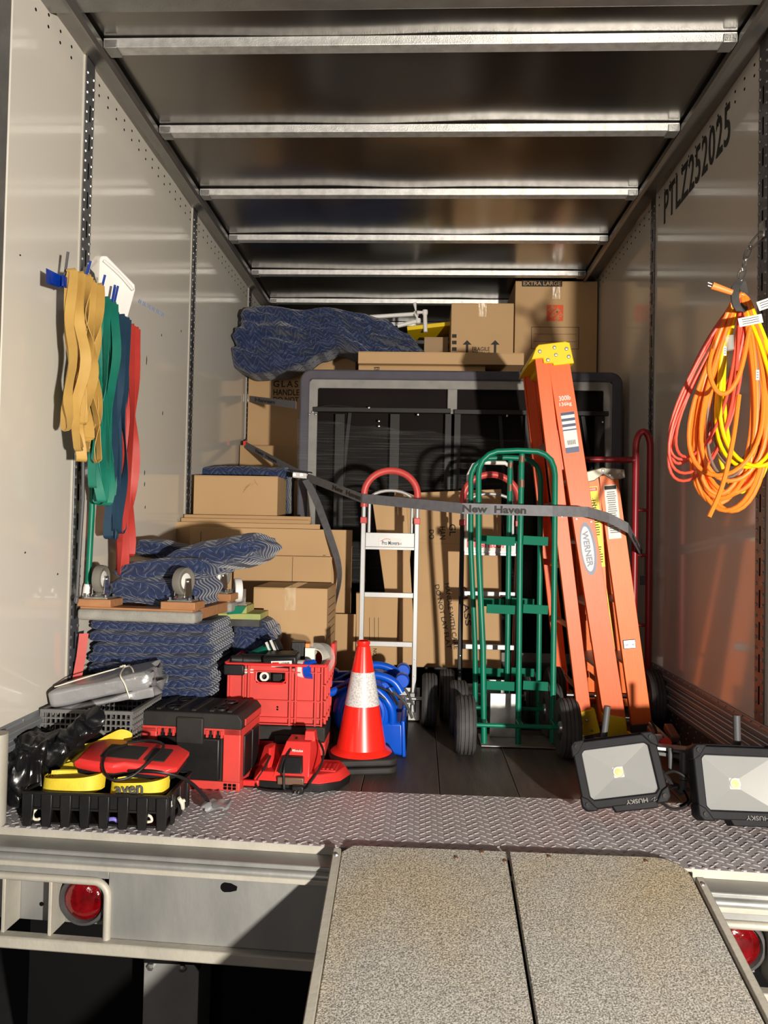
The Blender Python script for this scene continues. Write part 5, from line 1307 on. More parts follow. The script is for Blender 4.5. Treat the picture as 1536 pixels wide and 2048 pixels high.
# tools in the crate
cc = Vector(((cxa+cxb)/2, Yc, zc1))
def tool(name, label, cat, loc, rot): return thing(name, label, cat, cc+Vector(loc), rot)
t = tool('battery_pack', 'black tool battery with a white printed label on top of the red crate', 'battery', (.015, .03, -.02), (.1, -.06, -.05))
MB().box(-.065, .068, -.03, .05, 0, .05).build('body', 'black_plastic', t, bevel=.008); MB().box(-.03, .05, -.032, -.029, .012, .034).build('printed_label', 'paper', t); MB().box(-.025, .0, -.0335, -.031, .022, .030).build('red_print', 'label_red', t)
text('LITHIUM', .03, .006, basis((.025, -.0325, .026), (1, 0, 0), (0, 0, 1)), t, 'ink', world=False)
MB().box(-.055, .06, -.02, .04, .05, .056).build('battery_rail', 'black_plastic', t, bevel=.002)
t = tool('cordless_drill', 'black cordless drill lying in the red crate left of the battery', 'tool', (-.075, .06, -.03), (.2, .1, .5))
MB().cyl((-.08, 0, .03), (.05, 0, .03), .024, .028, 18).build('motor_housing', 'black_plastic', t, smooth=True, bevel=.003); MB().cyl((-.12, 0, .03), (-.08, 0, .03), .014, .02, 16).build('chuck', 'steel_black', t, smooth=True); MB().bar((.02, 0, .02), (.045, -.02, -.08), .028, .034).build('grip', 'rubber', t, bevel=.006)
t = tool('impact_driver', 'green and black cordless impact driver sticking up from the red crate', 'tool', (-.06, .13, .03), (.1, -.45, -.35))
MB().cyl((-.08, 0, 0), (.03, 0, 0), .024, .026, 18).build('motor_housing', 'tool_green', t, smooth=True, bevel=.003); MB().cyl((-.11, 0, 0), (-.08, 0, 0), .012, .02, 16).build('chuck', 'steel_black', t, smooth=True)
MB().bar((.0, 0, 0), (.06, 0, .0), .04, .05).build('rear_housing', 'black_plastic', t, bevel=.006); 
for k in range(2): MB().box(.02+k*.022, .028+k*.022, -.027, -.02, -.018, .03).build('white_stripe', 'paper', t)
MB().bar((0, 0, 0), (.02, .0, -.08), .028, .03).build('grip', 'black_plastic', t, bevel=.005)
t = tool('tape_dispenser', 'orange and black tape dispenser at the back of the red crate', 'tool', (.08, .15, .01), (0, 0, .1))
MB().box(-.045, .01, -.02, .03, -.02, .055).build('black_block', 'black_plastic', t, bevel=.003); MB().box(.01, .028, -.025, .035, -.02, .05).build('orange_plate', 'tool_orange', t, bevel=.002)
for k in range(4): MB().box(-.042+k*.012, -.036+k*.012, -.022, -.018, -.01, .05).build('grip_rib', 'steel_black', t)
t = tool('tape_roll', 'clear packing tape roll with cream core at the back right of the red crate', 'tape', (.145, .14, .0), (0, 0, 0))
MT_ = align((0, 0, 0), (-.5, -1, .15)); MB().lathe([(.038, -.025), (.062, -.025), (.062, .025), (.038, .025)], 36, MT_, closed=True).build('clear_winding', 'clear_plastic', t, smooth=True); MB().lathe([(.034, -.025), (.038, -.025), (.038, .025), (.034, .025)], 30, MT_, closed=True).build('core', 'string', t, smooth=True)
MB().box(-.05, -.012, -.03, .0, -.02, .045).build('paper_label', 'paper', t)
t = tool('tape_roll', 'white, red and blue tape roll at the right rim of the red crate', 'tape', (.115, .02, -.022), (0, 0, 0))
MT_ = align((0, 0, 0), (1, -.35, .1)); MB().lathe([(.02, -.035), (.036, -.035), (.036, .0), (.02, .0)], 28, MT_, closed=True).build('white_winding', 'paper', t, smooth=True); MB().lathe([(.02, .004), (.037, .004), (.037, .03), (.02, .03)], 28, MT_, closed=True).build('blue_end', 'blue_plastic', t, smooth=True); MB().lathe([(.02, 0), (.0368, 0), (.0368, .004), (.02, .004)], 28, MT_, closed=True).build('red_band', 'label_red', t, smooth=True)
t = tool('work_glove', 'grey and white work glove at the left rim of the red crate', 'glove', (-.11, .02, -.03), (0, 0, .2))
m = MB(); soft_box(m, .08, .05, .035, (.025, .02, .015), (12, 8, 6), lambda p, q: p+Vector((.006, .006, .006))*noise.noise(q*50)); m.build('palm', 'fabric_grey', t, smooth=True); MB().box(-.03, .02, -.027, -.02, -.008, .006).build('white_band', 'paper', t, bevel=.002)
for k in range(3): MB().tube([Vector((.03, -.012+.012*k, 0)), Vector((.055, -.014+.014*k, .008)), Vector((.07, -.014+.014*k, .0))], [.008, .008, .006], 8).build('finger', 'fabric_grey', t, smooth=True)
t = tool('tool_grip', 'black tool with red trim in front of the battery', 'tool', (.075, .04, -.045), (0, .1, .2))
MB().box(-.05, .03, -.02, .03, 0, .035).build('body', 'black_plastic', t, bevel=.008); MB().box(-.048, -.02, -.024, -.018, .005, .022).build('red_trim', 'red_plastic', t, bevel=.002)
t = tool('black_case', 'black plastic tool parts filling the inside of the red crate', 'tool', (0, .15, -.13), (0, 0, 0))
MB().box(-.15, .15, -.10, .10, -.09, .06).build('body', 'black_plastic', t, bevel=.01); MB().lathe([(.010, -.004), (.018, -.004), (.018, .004), (.010, .004)], 20, align((-.05, -.115, .072), (0, -1, .2)), closed=True).build('white_ring', 'paper', t, smooth=True)
MB().box(-.02, .02, -.112, -.10, .04, .085).build('front_part', 'steel_black', t, bevel=.004)

# ================================================================ floor charger with battery bays
t = thing('battery_charger', 'large faceted red charger station with cord wrapped round it on the floor', 'charger', (-.405, 2.73, 0), (0, 0, math.radians(-3)))
def facet(L0, L1, z0, z1, m='red_plastic', nm='red_shell', bev=.003):
    n = len(L0); mm = MB(); mm.v = [Vector((x, y, z0)) for x, y in L0]+[Vector((x, y, z1)) for x, y in L1]
    mm.f = [list(range(n)), [2*n-1-i for i in range(n)]]+[(i, i+n, (i+1) % n+n, (i+1) % n) for i in range(n)]
    return mm.build(nm, m, t, bevel=bev)
base = [(-.15, -.075), (.085, -.085), (.15, -.04), (.175, .04), (.14, .13), (-.12, .13), (-.17, .02)]
facet([(x*.97, y*.97) for x, y in base], base, 0, .030, 'black_plastic', 'black_base')
facet(base, [(-.13, -.06), (.08, -.066), (.135, -.03), (.155, .04), (.12, .11), (-.10, .11), (-.15, .02)], .030, .058)
facet([(-.085, -.072), (.045, -.075), (.065, .09), (-.085, .09)], [(-.048, -.02), (.038, -.02), (.045, .07), (-.05, .07)], .04, .155)
facet([(-.16, .02), (-.11, -.03), (-.09, .0), (-.09, .09), (-.14, .09)], [(-.145, .05), (-.12, .02), (-.11, .03), (-.11, .09), (-.13, .09)], .05, .115, nm='side_wing')
facet([(.01, .0), (.05, .0), (.05, .05), (.01, .05)], [(.012, .01), (.046, .01), (.046, .045), (.012, .045)], .15, .185, nm='top_lug')
MB().hexa([(-.062, -.088, .062), (.022, -.088, .062), (.022, -.06, .062), (-.062, -.06, .062), (-.052, -.062, .112), (.016, -.062, .112), (.016, -.03, .112), (-.052, -.03, .112)]).build('battery_bay', 'black_plastic', t, bevel=.003)
MB().box(-.062, .03, -.092, -.07, .024, .05).build('contact_block', 'worn_steel', t, bevel=.003)
MB().box(.075, .13, -.03, .06, .057, .062).build('battery_recess', 'label_red', t, bevel=.002)
for k in range(3): MB().box(.082+.015*k, .089+.015*k, -.02, .04, .062, .065).build('recess_rib', 'red_plastic', t)
text('Milwaukee', .038, .009, basis((-.004, -.0390, .128), (1, 0, 0), (0, .44, 1)), t, 'paper', world=False)
MB().tube(smoothpath([(-.02, .02, .158), (-.035, -.045, .12), (-.038, -.092, .08), (-.036, -.10, .03), (-.03, -.105, .012), (.0, -.105, .012)], 6), .004, 8).build('cord', 'steel_black', t, smooth=True)
MB().tube(smoothpath([(.06, .02, .15), (.085, -.02, .12), (.08, -.06, .08), (.055, -.09, .04), (.03, -.108, .014), (-.1, -.11, .010), (-.14, -.08, .02), (-.12, -.055, .06), (-.105, -.02, .10)], 6), .004, 8).build('cord', 'steel_black', t, smooth=True)
MB().box(-.005, .035, -.118, -.098, .004, .030).build('plug', 'black_plastic', t, bevel=.004)
for dx in (.008, .02): MB().box(dx, dx+.003, -.132, -.116, .012, .018).build('plug_pin', 'zinc', t)

# ================================================================ traffic cones
def cone(label, c, z0, grp):
    t = thing('traffic_cone', label, 'cone', (c[0], c[1], z0), (0, 0, math.radians(12)), grp)
    m = MB(); pts = []
    hw_ = .125
    for cx, cy, a0 in ((hw_-.04, hw_-.04, 0), (-hw_+.04, hw_-.04, PI/2), (-hw_+.04, -hw_+.04, PI), (hw_-.04, -hw_+.04, 1.5*PI)):
        pts += [(cx+.04*math.cos(a0+PI/2*i/6), cy+.04*math.sin(a0+PI/2*i/6)) for i in range(7)]
    Mz = Matrix(((1, 0, 0, 0), (0, 0, 1, 0), (0, 1, 0, 0), (0, 0, 0, 1)))
    MB().prism(pts, 0, .026, Mz).build('rubber_base', 'rubber_grey' if False else 'black_dusty', t, bevel=.008, seg=3)
    return t
kc = at(722, 1525, 2.97); kx, ky = kc.x, 2.97
c1 = cone('lower traffic cone of the nested pair, only its dark rubber base showing', (kx, ky), 0, 'nested traffic cones')
c2 = cone('red traffic cone with wide white reflective collar in front of the blue blower', (kx, ky), .030, 'nested traffic cones')
# the lower cone's hidden body inside the upper one
def cr(z): return .098-(.098-.026)*(z-.026)/.40
MB().lathe([(.085, .026), (.022, .36), (.018, .36), (.08, .026)], 32, closed=True).build('cone_body', 'cone_red', c1, smooth=True)
def band(z0, z1, mm, nm, off=0):
    MB().lathe([(cr(z0)+off, z0), (cr(z1)+off, z1), (cr(z1)-.003, z1), (cr(z0)-.003, z0)], 44, closed=True).build(nm, mm, c2, smooth=True)
MB().lathe([(.118, .026), (.112, .032), (cr(.045), .045), (cr(.426), .426), (cr(.426)-.003, .426), (cr(.045)-.004, .040), (.09, .026)], 48, closed=True).build('cone_body', 'cone_red', c2, smooth=True)
band(.205, .330, 'cone_white', 'reflective_collar', .0012)
MB().lathe([(.026, .42), (.022, .428), (.026, .436), (.026, .446), (.022, .448), (.018, .446), (.018, .42)], 32, closed=True).build('tip_ring', 'cone_red', c2, smooth=True)
for k in range(10):
    a = 2*PI*k/10; MB().dome((.113*math.cos(a)*.98, .113*math.sin(a)*.98, .026), (0, 0, 1), .004, .002).build('base_stud', 'cone_red', c2)

# ================================================================ blue blowers
def blower(label, loc, rotz, grp):
    t = thing('air_mover', label, 'blower', loc, (0, 0, rotz), grp)
    R = .128; zc = .165; hw_ = .085
    My = align((0, 0, zc), (0, -1, 0))
    prof = [(.06, -hw_-.012), (R*.55, -hw_-.012), (R*.78, -hw_-.006), (R*.93, -hw_+.014), (R, -hw_+.045), (R*1.02, 0), (R, hw_-.045), (R*.93, hw_-.014), (R*.78, hw_+.006), (R*.55, hw_+.012), (.06, hw_+.012)]
    MB().lathe(prof, 48, My).build('volute_housing', 'blue_plastic', t, smooth=True)
    # intake ring and grille on the front
    MB().lathe([(.068, hw_+.008), (.080, hw_+.018), (.090, hw_+.014), (.094, hw_+.004), (.08, hw_)], 48, My).build('intake_ring', 'blue_plastic', t, smooth=True)
    MB().lathe([(.0001, hw_+.013), (.07, hw_+.013)], 32, My).build('intake_dark', 'hole', t)
    g = MB()
    for r_ in (.018, .033, .048, .063): g.tube([My @ Vector((r_*math.cos(a), r_*math.sin(a), hw_+.018)) for a in [2*PI*i/28 for i in range(28)]], .0018, 6, closed=True)
    for k in range(6): a = PI*k/6; g.tube([My @ Vector((.068*math.cos(a), .068*math.sin(a), hw_+.0165)), My @ Vector((-.068*math.cos(a), -.068*math.sin(a), hw_+.0165))], .0018, 6)
    g.build('intake_grille', 'steel_black', t, smooth=True)
    # outlet duct to the lower right
    m = MB(); y0, y1 = -hw_+.005, hw_-.005
    m.hexa([(-.02, y0, .03), (.17, y0-.02, .0), (.17, y1+.02, .0), (-.02, y1, .03), (-.0, y0, .13), (.165, y0-.02, .135), (.165, y1+.02, .135), (-.0, y1, .13)])
    m.build('outlet_duct', 'blue_plastic', t, bevel=.012, seg=3)
    MB().hexa([(.162, y0-.026, -.0), (.178, y0-.026, -.0), (.178, y1+.026, -.0), (.162, y1+.026, -.0), (.155, y0-.026, .145), (.171, y0-.026, .145), (.171, y1+.026, .145), (.155, y1+.026, .145)]).build('outlet_rim', 'blue_plastic', t, bevel=.006, seg=3)
    MB().box(.1775, .180, y0+.0, y1-.0, .02, .12).build('outlet_opening', 'hole', t)
    # handles
    P = smoothpath([(-.135, y0-.0, .24), (-.09, y0, .262), (-.02, y0, .305), (.05, y0, .318), (.12, y0, .295), (.155, y0, .25)], 6)
    MB().tube(P, .016, 14).build('carry_handle', 'blue_plastic', t, smooth=True)
    P = smoothpath([(-.05, y0, .27), (.03, y0-.01, .275), (.08, y0-.012, .24), (.115, y0-.01, .19), (.12, y0, .13), (.10, y0+.01, .09)], 6)
    MB().tube(P, [.013+.005*math.sin(PI*i/(len(P)-1)) for i in range(len(P))], 14).build('side_handle', 'blue_plastic', t, smooth=True)
    for s, xx_ in ((-1, -.155), (1, .155)):
        MB().lathe([(.026, -.028), (.030, -.02), (.030, .02), (.026, .028)], 20, align((xx_, 0, .285 if s > 0 else .255), (0, 1, 0))).build('handle_end', 'blue_plastic', t, smooth=True)
        MB().bar((xx_, 0, .285 if s > 0 else .255), (xx_*.4, 0, .26), .04, .03).build('end_web', 'blue_plastic', t, bevel=.006)
    for (a_, b_, zz) in ((-.10, .14, .295), (-.04, .12, .27)):
        MB().tube(smoothpath([(a_, y0-.02, zz-.03), (a_+.06, y0-.03, zz-.005), (.03, y0-.03, zz-.01), (b_-.03, y0-.026, zz-.04), (b_, y0-.018, zz-.09)], 6), .005, 8).build('power_cord', 'black_plastic', t, smooth=True)
    return t
bc = at(748, 1500, 3.20)
b1 = blower('front blue plastic air blower with its outlet facing right, behind the traffic cone', (-.215, 3.19, .002), 0, 'blue air blowers')
MB().tube(smoothpath([(.12, -.11, .26), (.17, -.12, .22), (.20, -.12, .16)], 5), .006, 8).build('cord_end', 'rubber', b1, smooth=True)
dup(b1, (.0, .235, 0.0), 'rear blue plastic air blower, only its handle and ends showing above the front one', 'blue air blowers')

# ================================================================ bands on the left wall
HX, HZ = -1.17, 1.71
hr = thing('hook_rack', 'blue steel hook rack bolted to the left wall, its prongs pointing up', 'rack', (HX, 2.66, HZ))
MB().box(HX-.004, HX+.002, 2.42, 3.08, HZ-.035, HZ-.0).build('rack_bar', 'blue_steel', hr, world=True, bevel=.001)
for y in (2.78, 2.84): MB().box(XL+.009, HX, y-.012, y+.012, HZ-.03, HZ-.015).build('rack_arm', 'blue_steel', hr, world=True)
a = at(92, 536, 2.37); b = at(132, 556, 2.46); c = at(120, 574, 2.45); d = at(92, 566, 2.37)
m = MB(); m.v = [a, b, c, d]+[v+Vector((-.003, .006, 0)) for v in (a, b, c, d)]; m.f = [[0, 1, 2, 3], [7, 6, 5, 4], [0, 4, 5, 1], [1, 5, 6, 2], [2, 6, 7, 3], [3, 7, 4, 0]]
m.build('rack_end_plate', 'blue_steel', hr, world=True)
MB().bar(c, (HX, 2.47, HZ-.015), .02, .004).build('rack_link', 'blue_steel', hr, world=True)
for (x0_, y0_, x1_, y1_, Y, mm) in ((129, 556, 136, 504, 2.48, 'grey_pole'), (168, 568, 181, 522, 2.64, 'blue_steel'), (199, 596, 210, 550, 2.77, 'blue_steel'), (222, 614, 230, 570, 2.88, 'blue_steel'), (227, 614, 236, 572, 2.91, 'blue_steel'), (252, 637, 263, 598, 3.04, 'blue_steel')):
    p = at(x0_, y0_, Y); q = at(x1_, y1_, Y)
    MB().tube([Vector((HX, Y, HZ-.02)), p, q], .0045, 8).build('prong', mm, hr, world=True, smooth=True)
def wall_band(label, Y, x, z_top, z_bot, mm, grp, wv=.022, sway=.02, spread=.03, seed=0, tw=1.0):
    rnd = random.Random(seed); P = []; W_ = []
    n = 22; L_ = z_top-z_bot
    s1_, s2_ = rnd.uniform(-1, 1), rnd.uniform(-1, 1); ph = rnd.uniform(0, 6)
    def off(f, sg):
        o1 = noise.noise(Vector((f*2.2, seed*3.1, sg*5)))*sway; o2 = noise.noise(Vector((f*2.4, seed*1.7+9, sg*7)))*sway
        return o1*min(1, f*2.5), o2*min(1, f*2.5)
    for i in range(n):        # down the near strand
        f = i/n; a, b = off(f, 1); P.append(Vector((x+.012+b, Y-spread*.25-spread*.75*math.sin(f*PI/2)*.8+a, z_top-L_*f)))
    for i in range(9):        # bottom curl
        t_ = PI*i/8; r_ = spread*.9; a, b = off(1, 1); a2, b2 = off(1, 2)
        P.append(Vector((x+.012*math.cos(t_)+b+(b2-b)*i/8, Y-r_*math.cos(t_)+(a*(8-i)+a2*i)/8, z_bot-r_*.7*math.sin(t_)))) if 0 < i < 8 else None
    for i in range(n):
        f = 1-i/n; a, b = off(f, 2); P.append(Vector((x-.010+b, Y+spread*.25+spread*.75*math.sin(f*PI/2)*.8+a, z_top-L_*f)))
    for i in range(5):
        t_ = PI*(i+.5)/5; P.append(Vector((x-.0*math.cos(t_), Y+spread*.22*math.cos(t_), z_top+.012*math.sin(t_))))
    k = len(P)
    for i, p in enumerate(P):
        f = (z_top-p.z)/L_; an = noise.noise(Vector((f*2.5, seed*2.3, (1 if i < k/2 else 3))))*1.5*tw*min(1, f*3)+.25
        W_.append(Vector((math.cos(an)*wv, -math.sin(an)*wv, 0.0)))
    return tag(MB().ribbon(P, W_, .0022, closed=True).build('elastic_band', mm, smooth=True), label, 'band', grp)
ly = 'mustard yellow rubber moving band looped over the front of the hook rack'
k = 0
for i in range(7):
    wall_band(ly, 2.44+.030*i, HX+.018+.012*(i % 3), HZ+.015, [1.22, 1.16, 1.25, 1.13, 1.20, 1.13, 1.17][i], 'band_yellow', 'yellow bands on the hook rack', .034, .05, .024, 10+i, 1.3)
for i in range(5):
    wall_band('green rubber moving band looped over the hook rack beside the yellow ones', 2.66+.032*i, HX+.012+.014*(i % 2), HZ+.0, [1.05, 1.0, 1.03, .99, 1.02][i], 'band_green', 'green bands on the hook rack', .032, .045, .026, 30+i, 1.2)
for i in range(4):
    wall_band('navy rubber moving band looped over the hook rack between green and red', 2.82+.024*i, HX+.012+.012*(i % 2), HZ-.02, [.87, .90, .86, .89][i], 'band_navy', 'navy bands on the hook rack', .032, .028, .03, 50+i, .8)
for i in range(4):
    wall_band('red rubber moving band looped over the far end of the hook rack', 2.92+.024*i, HX+.012+.012*(i % 2), HZ-.03, [.73, .76, .72, .80][i], 'band_red', 'red bands on the hook rack', .030, .035, .032, 70+i, 1.0)
# shovel, brooms behind the bands
sh = thing('plastic_shovel', 'white plastic shovel hanging blade up behind the blue prongs', 'shovel', at(230, 560, 2.93))
Ysv = 2.95
pts = [(196, 520), (203, 511), (214, 511), (270, 569), (271, 580), (256, 634), (232, 640), (201, 610), (194, 590)]
m = MB(); nrm = Vector((.45, -.85, .1)).normalized(); n_ = len(pts)
P = [at(x, y, Ysv+(x-196)*.0006) for x, y in pts]
m.v = P+[p+Vector((-.01, .012, 0)) for p in P]; m.f = [list(range(n_)), [2*n_-1-i for i in range(n_)]]+[(i, i+n_, (i+1) % n_+n_, (i+1) % n_) for i in range(n_)]
m.build('blade', 'white_plastic', sh, world=True, bevel=.005, seg=3)
MB().tube(smoothpath([at(208, 521, Ysv-.004), at(240, 550, Ysv+.016), at(266, 580, Ysv+.03)], 4), .006, 8).build('stiffening_rib', 'white_plastic', sh, world=True, smooth=True)
MB().tube([at(228, 640, Ysv+.02), at(226, 700, Ysv+.02), at(222, 850, Ysv)], .013, 12).build('handle', 'white_plastic', sh, world=True, smooth=True)
bm_ = thing('push_broom', 'broom with black bristles up and a green handle with white end, behind the bands', 'broom', at(185, 560, 2.85))
for k in range(22):
    u = k/21; p = at(174+24*u, 588+4*u, 2.84+.05*u); q = at(171+16*u, 528+18*u, 2.84+.05*u); MB().bar(p, q, .004, .006, Vector((0, 1, 0))).build('bristle_tuft', 'rubber', bm_, world=True)
MB().bar(at(172, 592, 2.84), at(202, 596, 2.90), .03, .025).build('broom_block', 'white_plastic', bm_, world=True, bevel=.003)
MB().tube([at(187, 596, 2.86), at(186, 800, 2.86), at(184, 1020, 2.86), at(176, 1168, 2.86)], .011, 12).build('green_handle', 'green_paint', bm_, world=True, smooth=True)
MB().tube([at(176, 1168, 2.86), at(175, 1175, 2.86), at(170, 1205, 2.86)], [.013, .0155, .014], 14).build('white_grip', 'white_plastic', bm_, world=True, smooth=True)
gp_ = thing('grey_pole', 'thin grey pole with a hanging hole at its end, left of the green handle', 'pole', at(160, 1000, 2.70))
MB().tube([Vector((HX+.002, 2.70, HZ+.01)), at(168, 760, 2.70), at(166, 1000, 2.70), at(153, 1205, 2.70)], .006, 10).build('shaft', 'grey_pole', gp_, world=True, smooth=True)
MB().tube([at(153, 1200, 2.695)+Vector((.006*math.cos(a), 0, .012*math.sin(a))) for a in [2*PI*i/14 for i in range(14)]], .0025, 6, closed=True).build('hanging_loop', 'grey_pole', gp_, world=True, smooth=True)

# ================================================================ cords on the right wall
cn = at(1482, 605, 2.60)
def cord(label, mm, loops, seed, wx, dirv, zb_, grp='extension cords hung on the right wall', r=.0062, shift=(0, 0, 0), m2=None, drop=0):
    rnd = random.Random(seed); t = thing('extension_cord', label, 'cord', cn, group=grp)
    dv = Vector(dirv).normalized(); side = dv.cross(UPZ).normalized(); P = []
    zt0 = cn.z
    for k in range(loops):
        w1 = wx*rnd.uniform(.7, 1.12); zb2 = zb_+rnd.uniform(0, .14); o_ = rnd.uniform(-.028, .028); o2 = rnd.uniform(-.03, .03); n = 22
        L_ = zt0-zb2
        for i in range(n):
            a = 2*PI*i/n; f = (1-math.cos(a))/2
            widen = (.30+.85*f**.8)
            x = math.sin(a)*w1*widen+o_*f+o2*math.sin(2*a)*.4+shift[0]*f
            z = zt0+.03*(1-f)*rnd.uniform(.6, 1)-L_*f-.0
            P.append(cn+dv*x+side*(o2*f+.012*math.sin(a+k))+Vector((shift[1]*f, shift[2]*f, z-cn.z)))
    P = smoothpath(P, 2)
    MB().tube(P, r, 8).build('cable', mm, t, world=True, smooth=True)
    return t, P
D1 = (-.9, .45, 0)
eo, P = cord('thick orange extension cord with a clear socket end, at the front of the hung bundle', 'cord_orange', 12, 3, .115, D1, at(1460, 1035, 2.6).z, shift=(.04, -.012, 0), r=.0075)
eg, P_ = cord('orange extension cord with a grey stripe woven through the middle of the bundle', 'cord_grey', 2, 8, .11, D1, at(1460, 1010, 2.6).z, shift=(.035, -.01, 0), r=.005)
er, P_ = cord('thin red extension cord fanning out to the left of the bundle', 'cord_red', 6, 5, .10, D1, at(1400, 985, 2.65).z, shift=(.15, -.02, .03), r=.0052)
ey, P_ = cord('yellow extension cord on the right of the bundle', 'cord_yellow', 5, 12, .11, D1, at(1500, 990, 2.55).z, shift=(-.035, .0, 0), r=.0065)
c = at(1459, 687, 2.50)
MB().cyl(at(1458, 672, 2.50), at(1461, 700, 2.50), .014, .012, 14).build('clear_socket', 'clear_plastic', eo, world=True, smooth=True)
MB().tube(smoothpath([at(1500, 655, 2.50), at(1480, 745, 2.49), at(1455, 785, 2.49), at(1432, 780, 2.49), at(1418, 740, 2.49), at(1425, 700, 2.50)], 6), .0075, 8).build('loose_loop', 'cord_orange', eo, world=True, smooth=True)
MB().tube(smoothpath([at(1478, 790, 2.49), at(1466, 880, 2.47), at(1445, 970, 2.47), at(1418, 1034, 2.47)], 6), .0075, 8).build('loose_end', 'cord_orange', eo, world=True, smooth=True)
MB().cyl(at(1424, 571, 2.53), at(1464, 585, 2.53), .012, .009, 12).build('plug', 'tool_orange', ey, world=True, smooth=True)
for dy in (-3, 3): MB().cyl(at(1424, 571+dy, 2.53), at(1416, 568+dy, 2.53), .0022, n=8).build('plug_pin', 'chrome', ey, world=True)
def wtag(px, py, w_, h, an, par):
    c = at(px, py, 2.47); a = math.radians(an); MB().cb((0, 0, 0), w_, .001, h, Matrix.Translation(c) @ Matrix.Rotation(-a, 4, 'Y')).build('paper_tag', 'paper', par, world=True)
    for k in range(3): MB().cb((0, -.001, -h*.25+h*.25*k), w_*.7, .0005, h*.07, Matrix.Translation(c) @ Matrix.Rotation(-a, 4, 'Y')).build('printed_line', 'ink', par, world=True)
wtag(1501, 641, .075, .028, 12, eo); wtag(1450, 702, .009, .03, 0, eo); wtag(1515, 750, .010, .032, 0, ey); wtag(1531, 608, .05, .03, 20, ey)
ch_ = thing('hanging_chain', 'short steel chain with a snap hook holding the cord bundle on the right post', 'chain', (XR-.02, 2.70, cn.z+.3))
pts = [Vector((XR-.012, 2.70, at(1507, 468, 2.71).z)), at(1500, 495, 2.66), at(1492, 518, 2.64), at(1486, 538, 2.62), at(1481, 560, 2.60)]
for i in range(len(pts)-1):
    a = pts[i]; b = pts[i+1]; d = (b-a); x_, y_, z_ = frame_of(d); s_ = x_ if i % 2 else y_; L2 = d.length/2+.006; c = (a+b)/2
    MB().tube([c+z_*L2*math.cos(t)+s_*.011*math.sin(t) for t in [2*PI*j/16 for j in range(16)]], .0038, 8, closed=True).build('chain_link', 'chrome', ch_, world=True, smooth=True)
MB().box(XR-.016, XR-.007, 2.68, 2.72, pts[0].z-.02, pts[0].z+.04).build('anchor_plate', 'zinc', ch_, world=True, bevel=.003)
MB().ribbon(smoothpath([at(1481, 560, 2.60), at(1470, 580, 2.55), at(1473, 612, 2.53), at(1484, 622, 2.55), at(1490, 600, 2.60), at(1483, 562, 2.61)], 5), (.0, .03, .0) if False else Vector((.03, .012, 0)), .005).build('hook_strap', 'rubber', ch_, world=True, smooth=True)

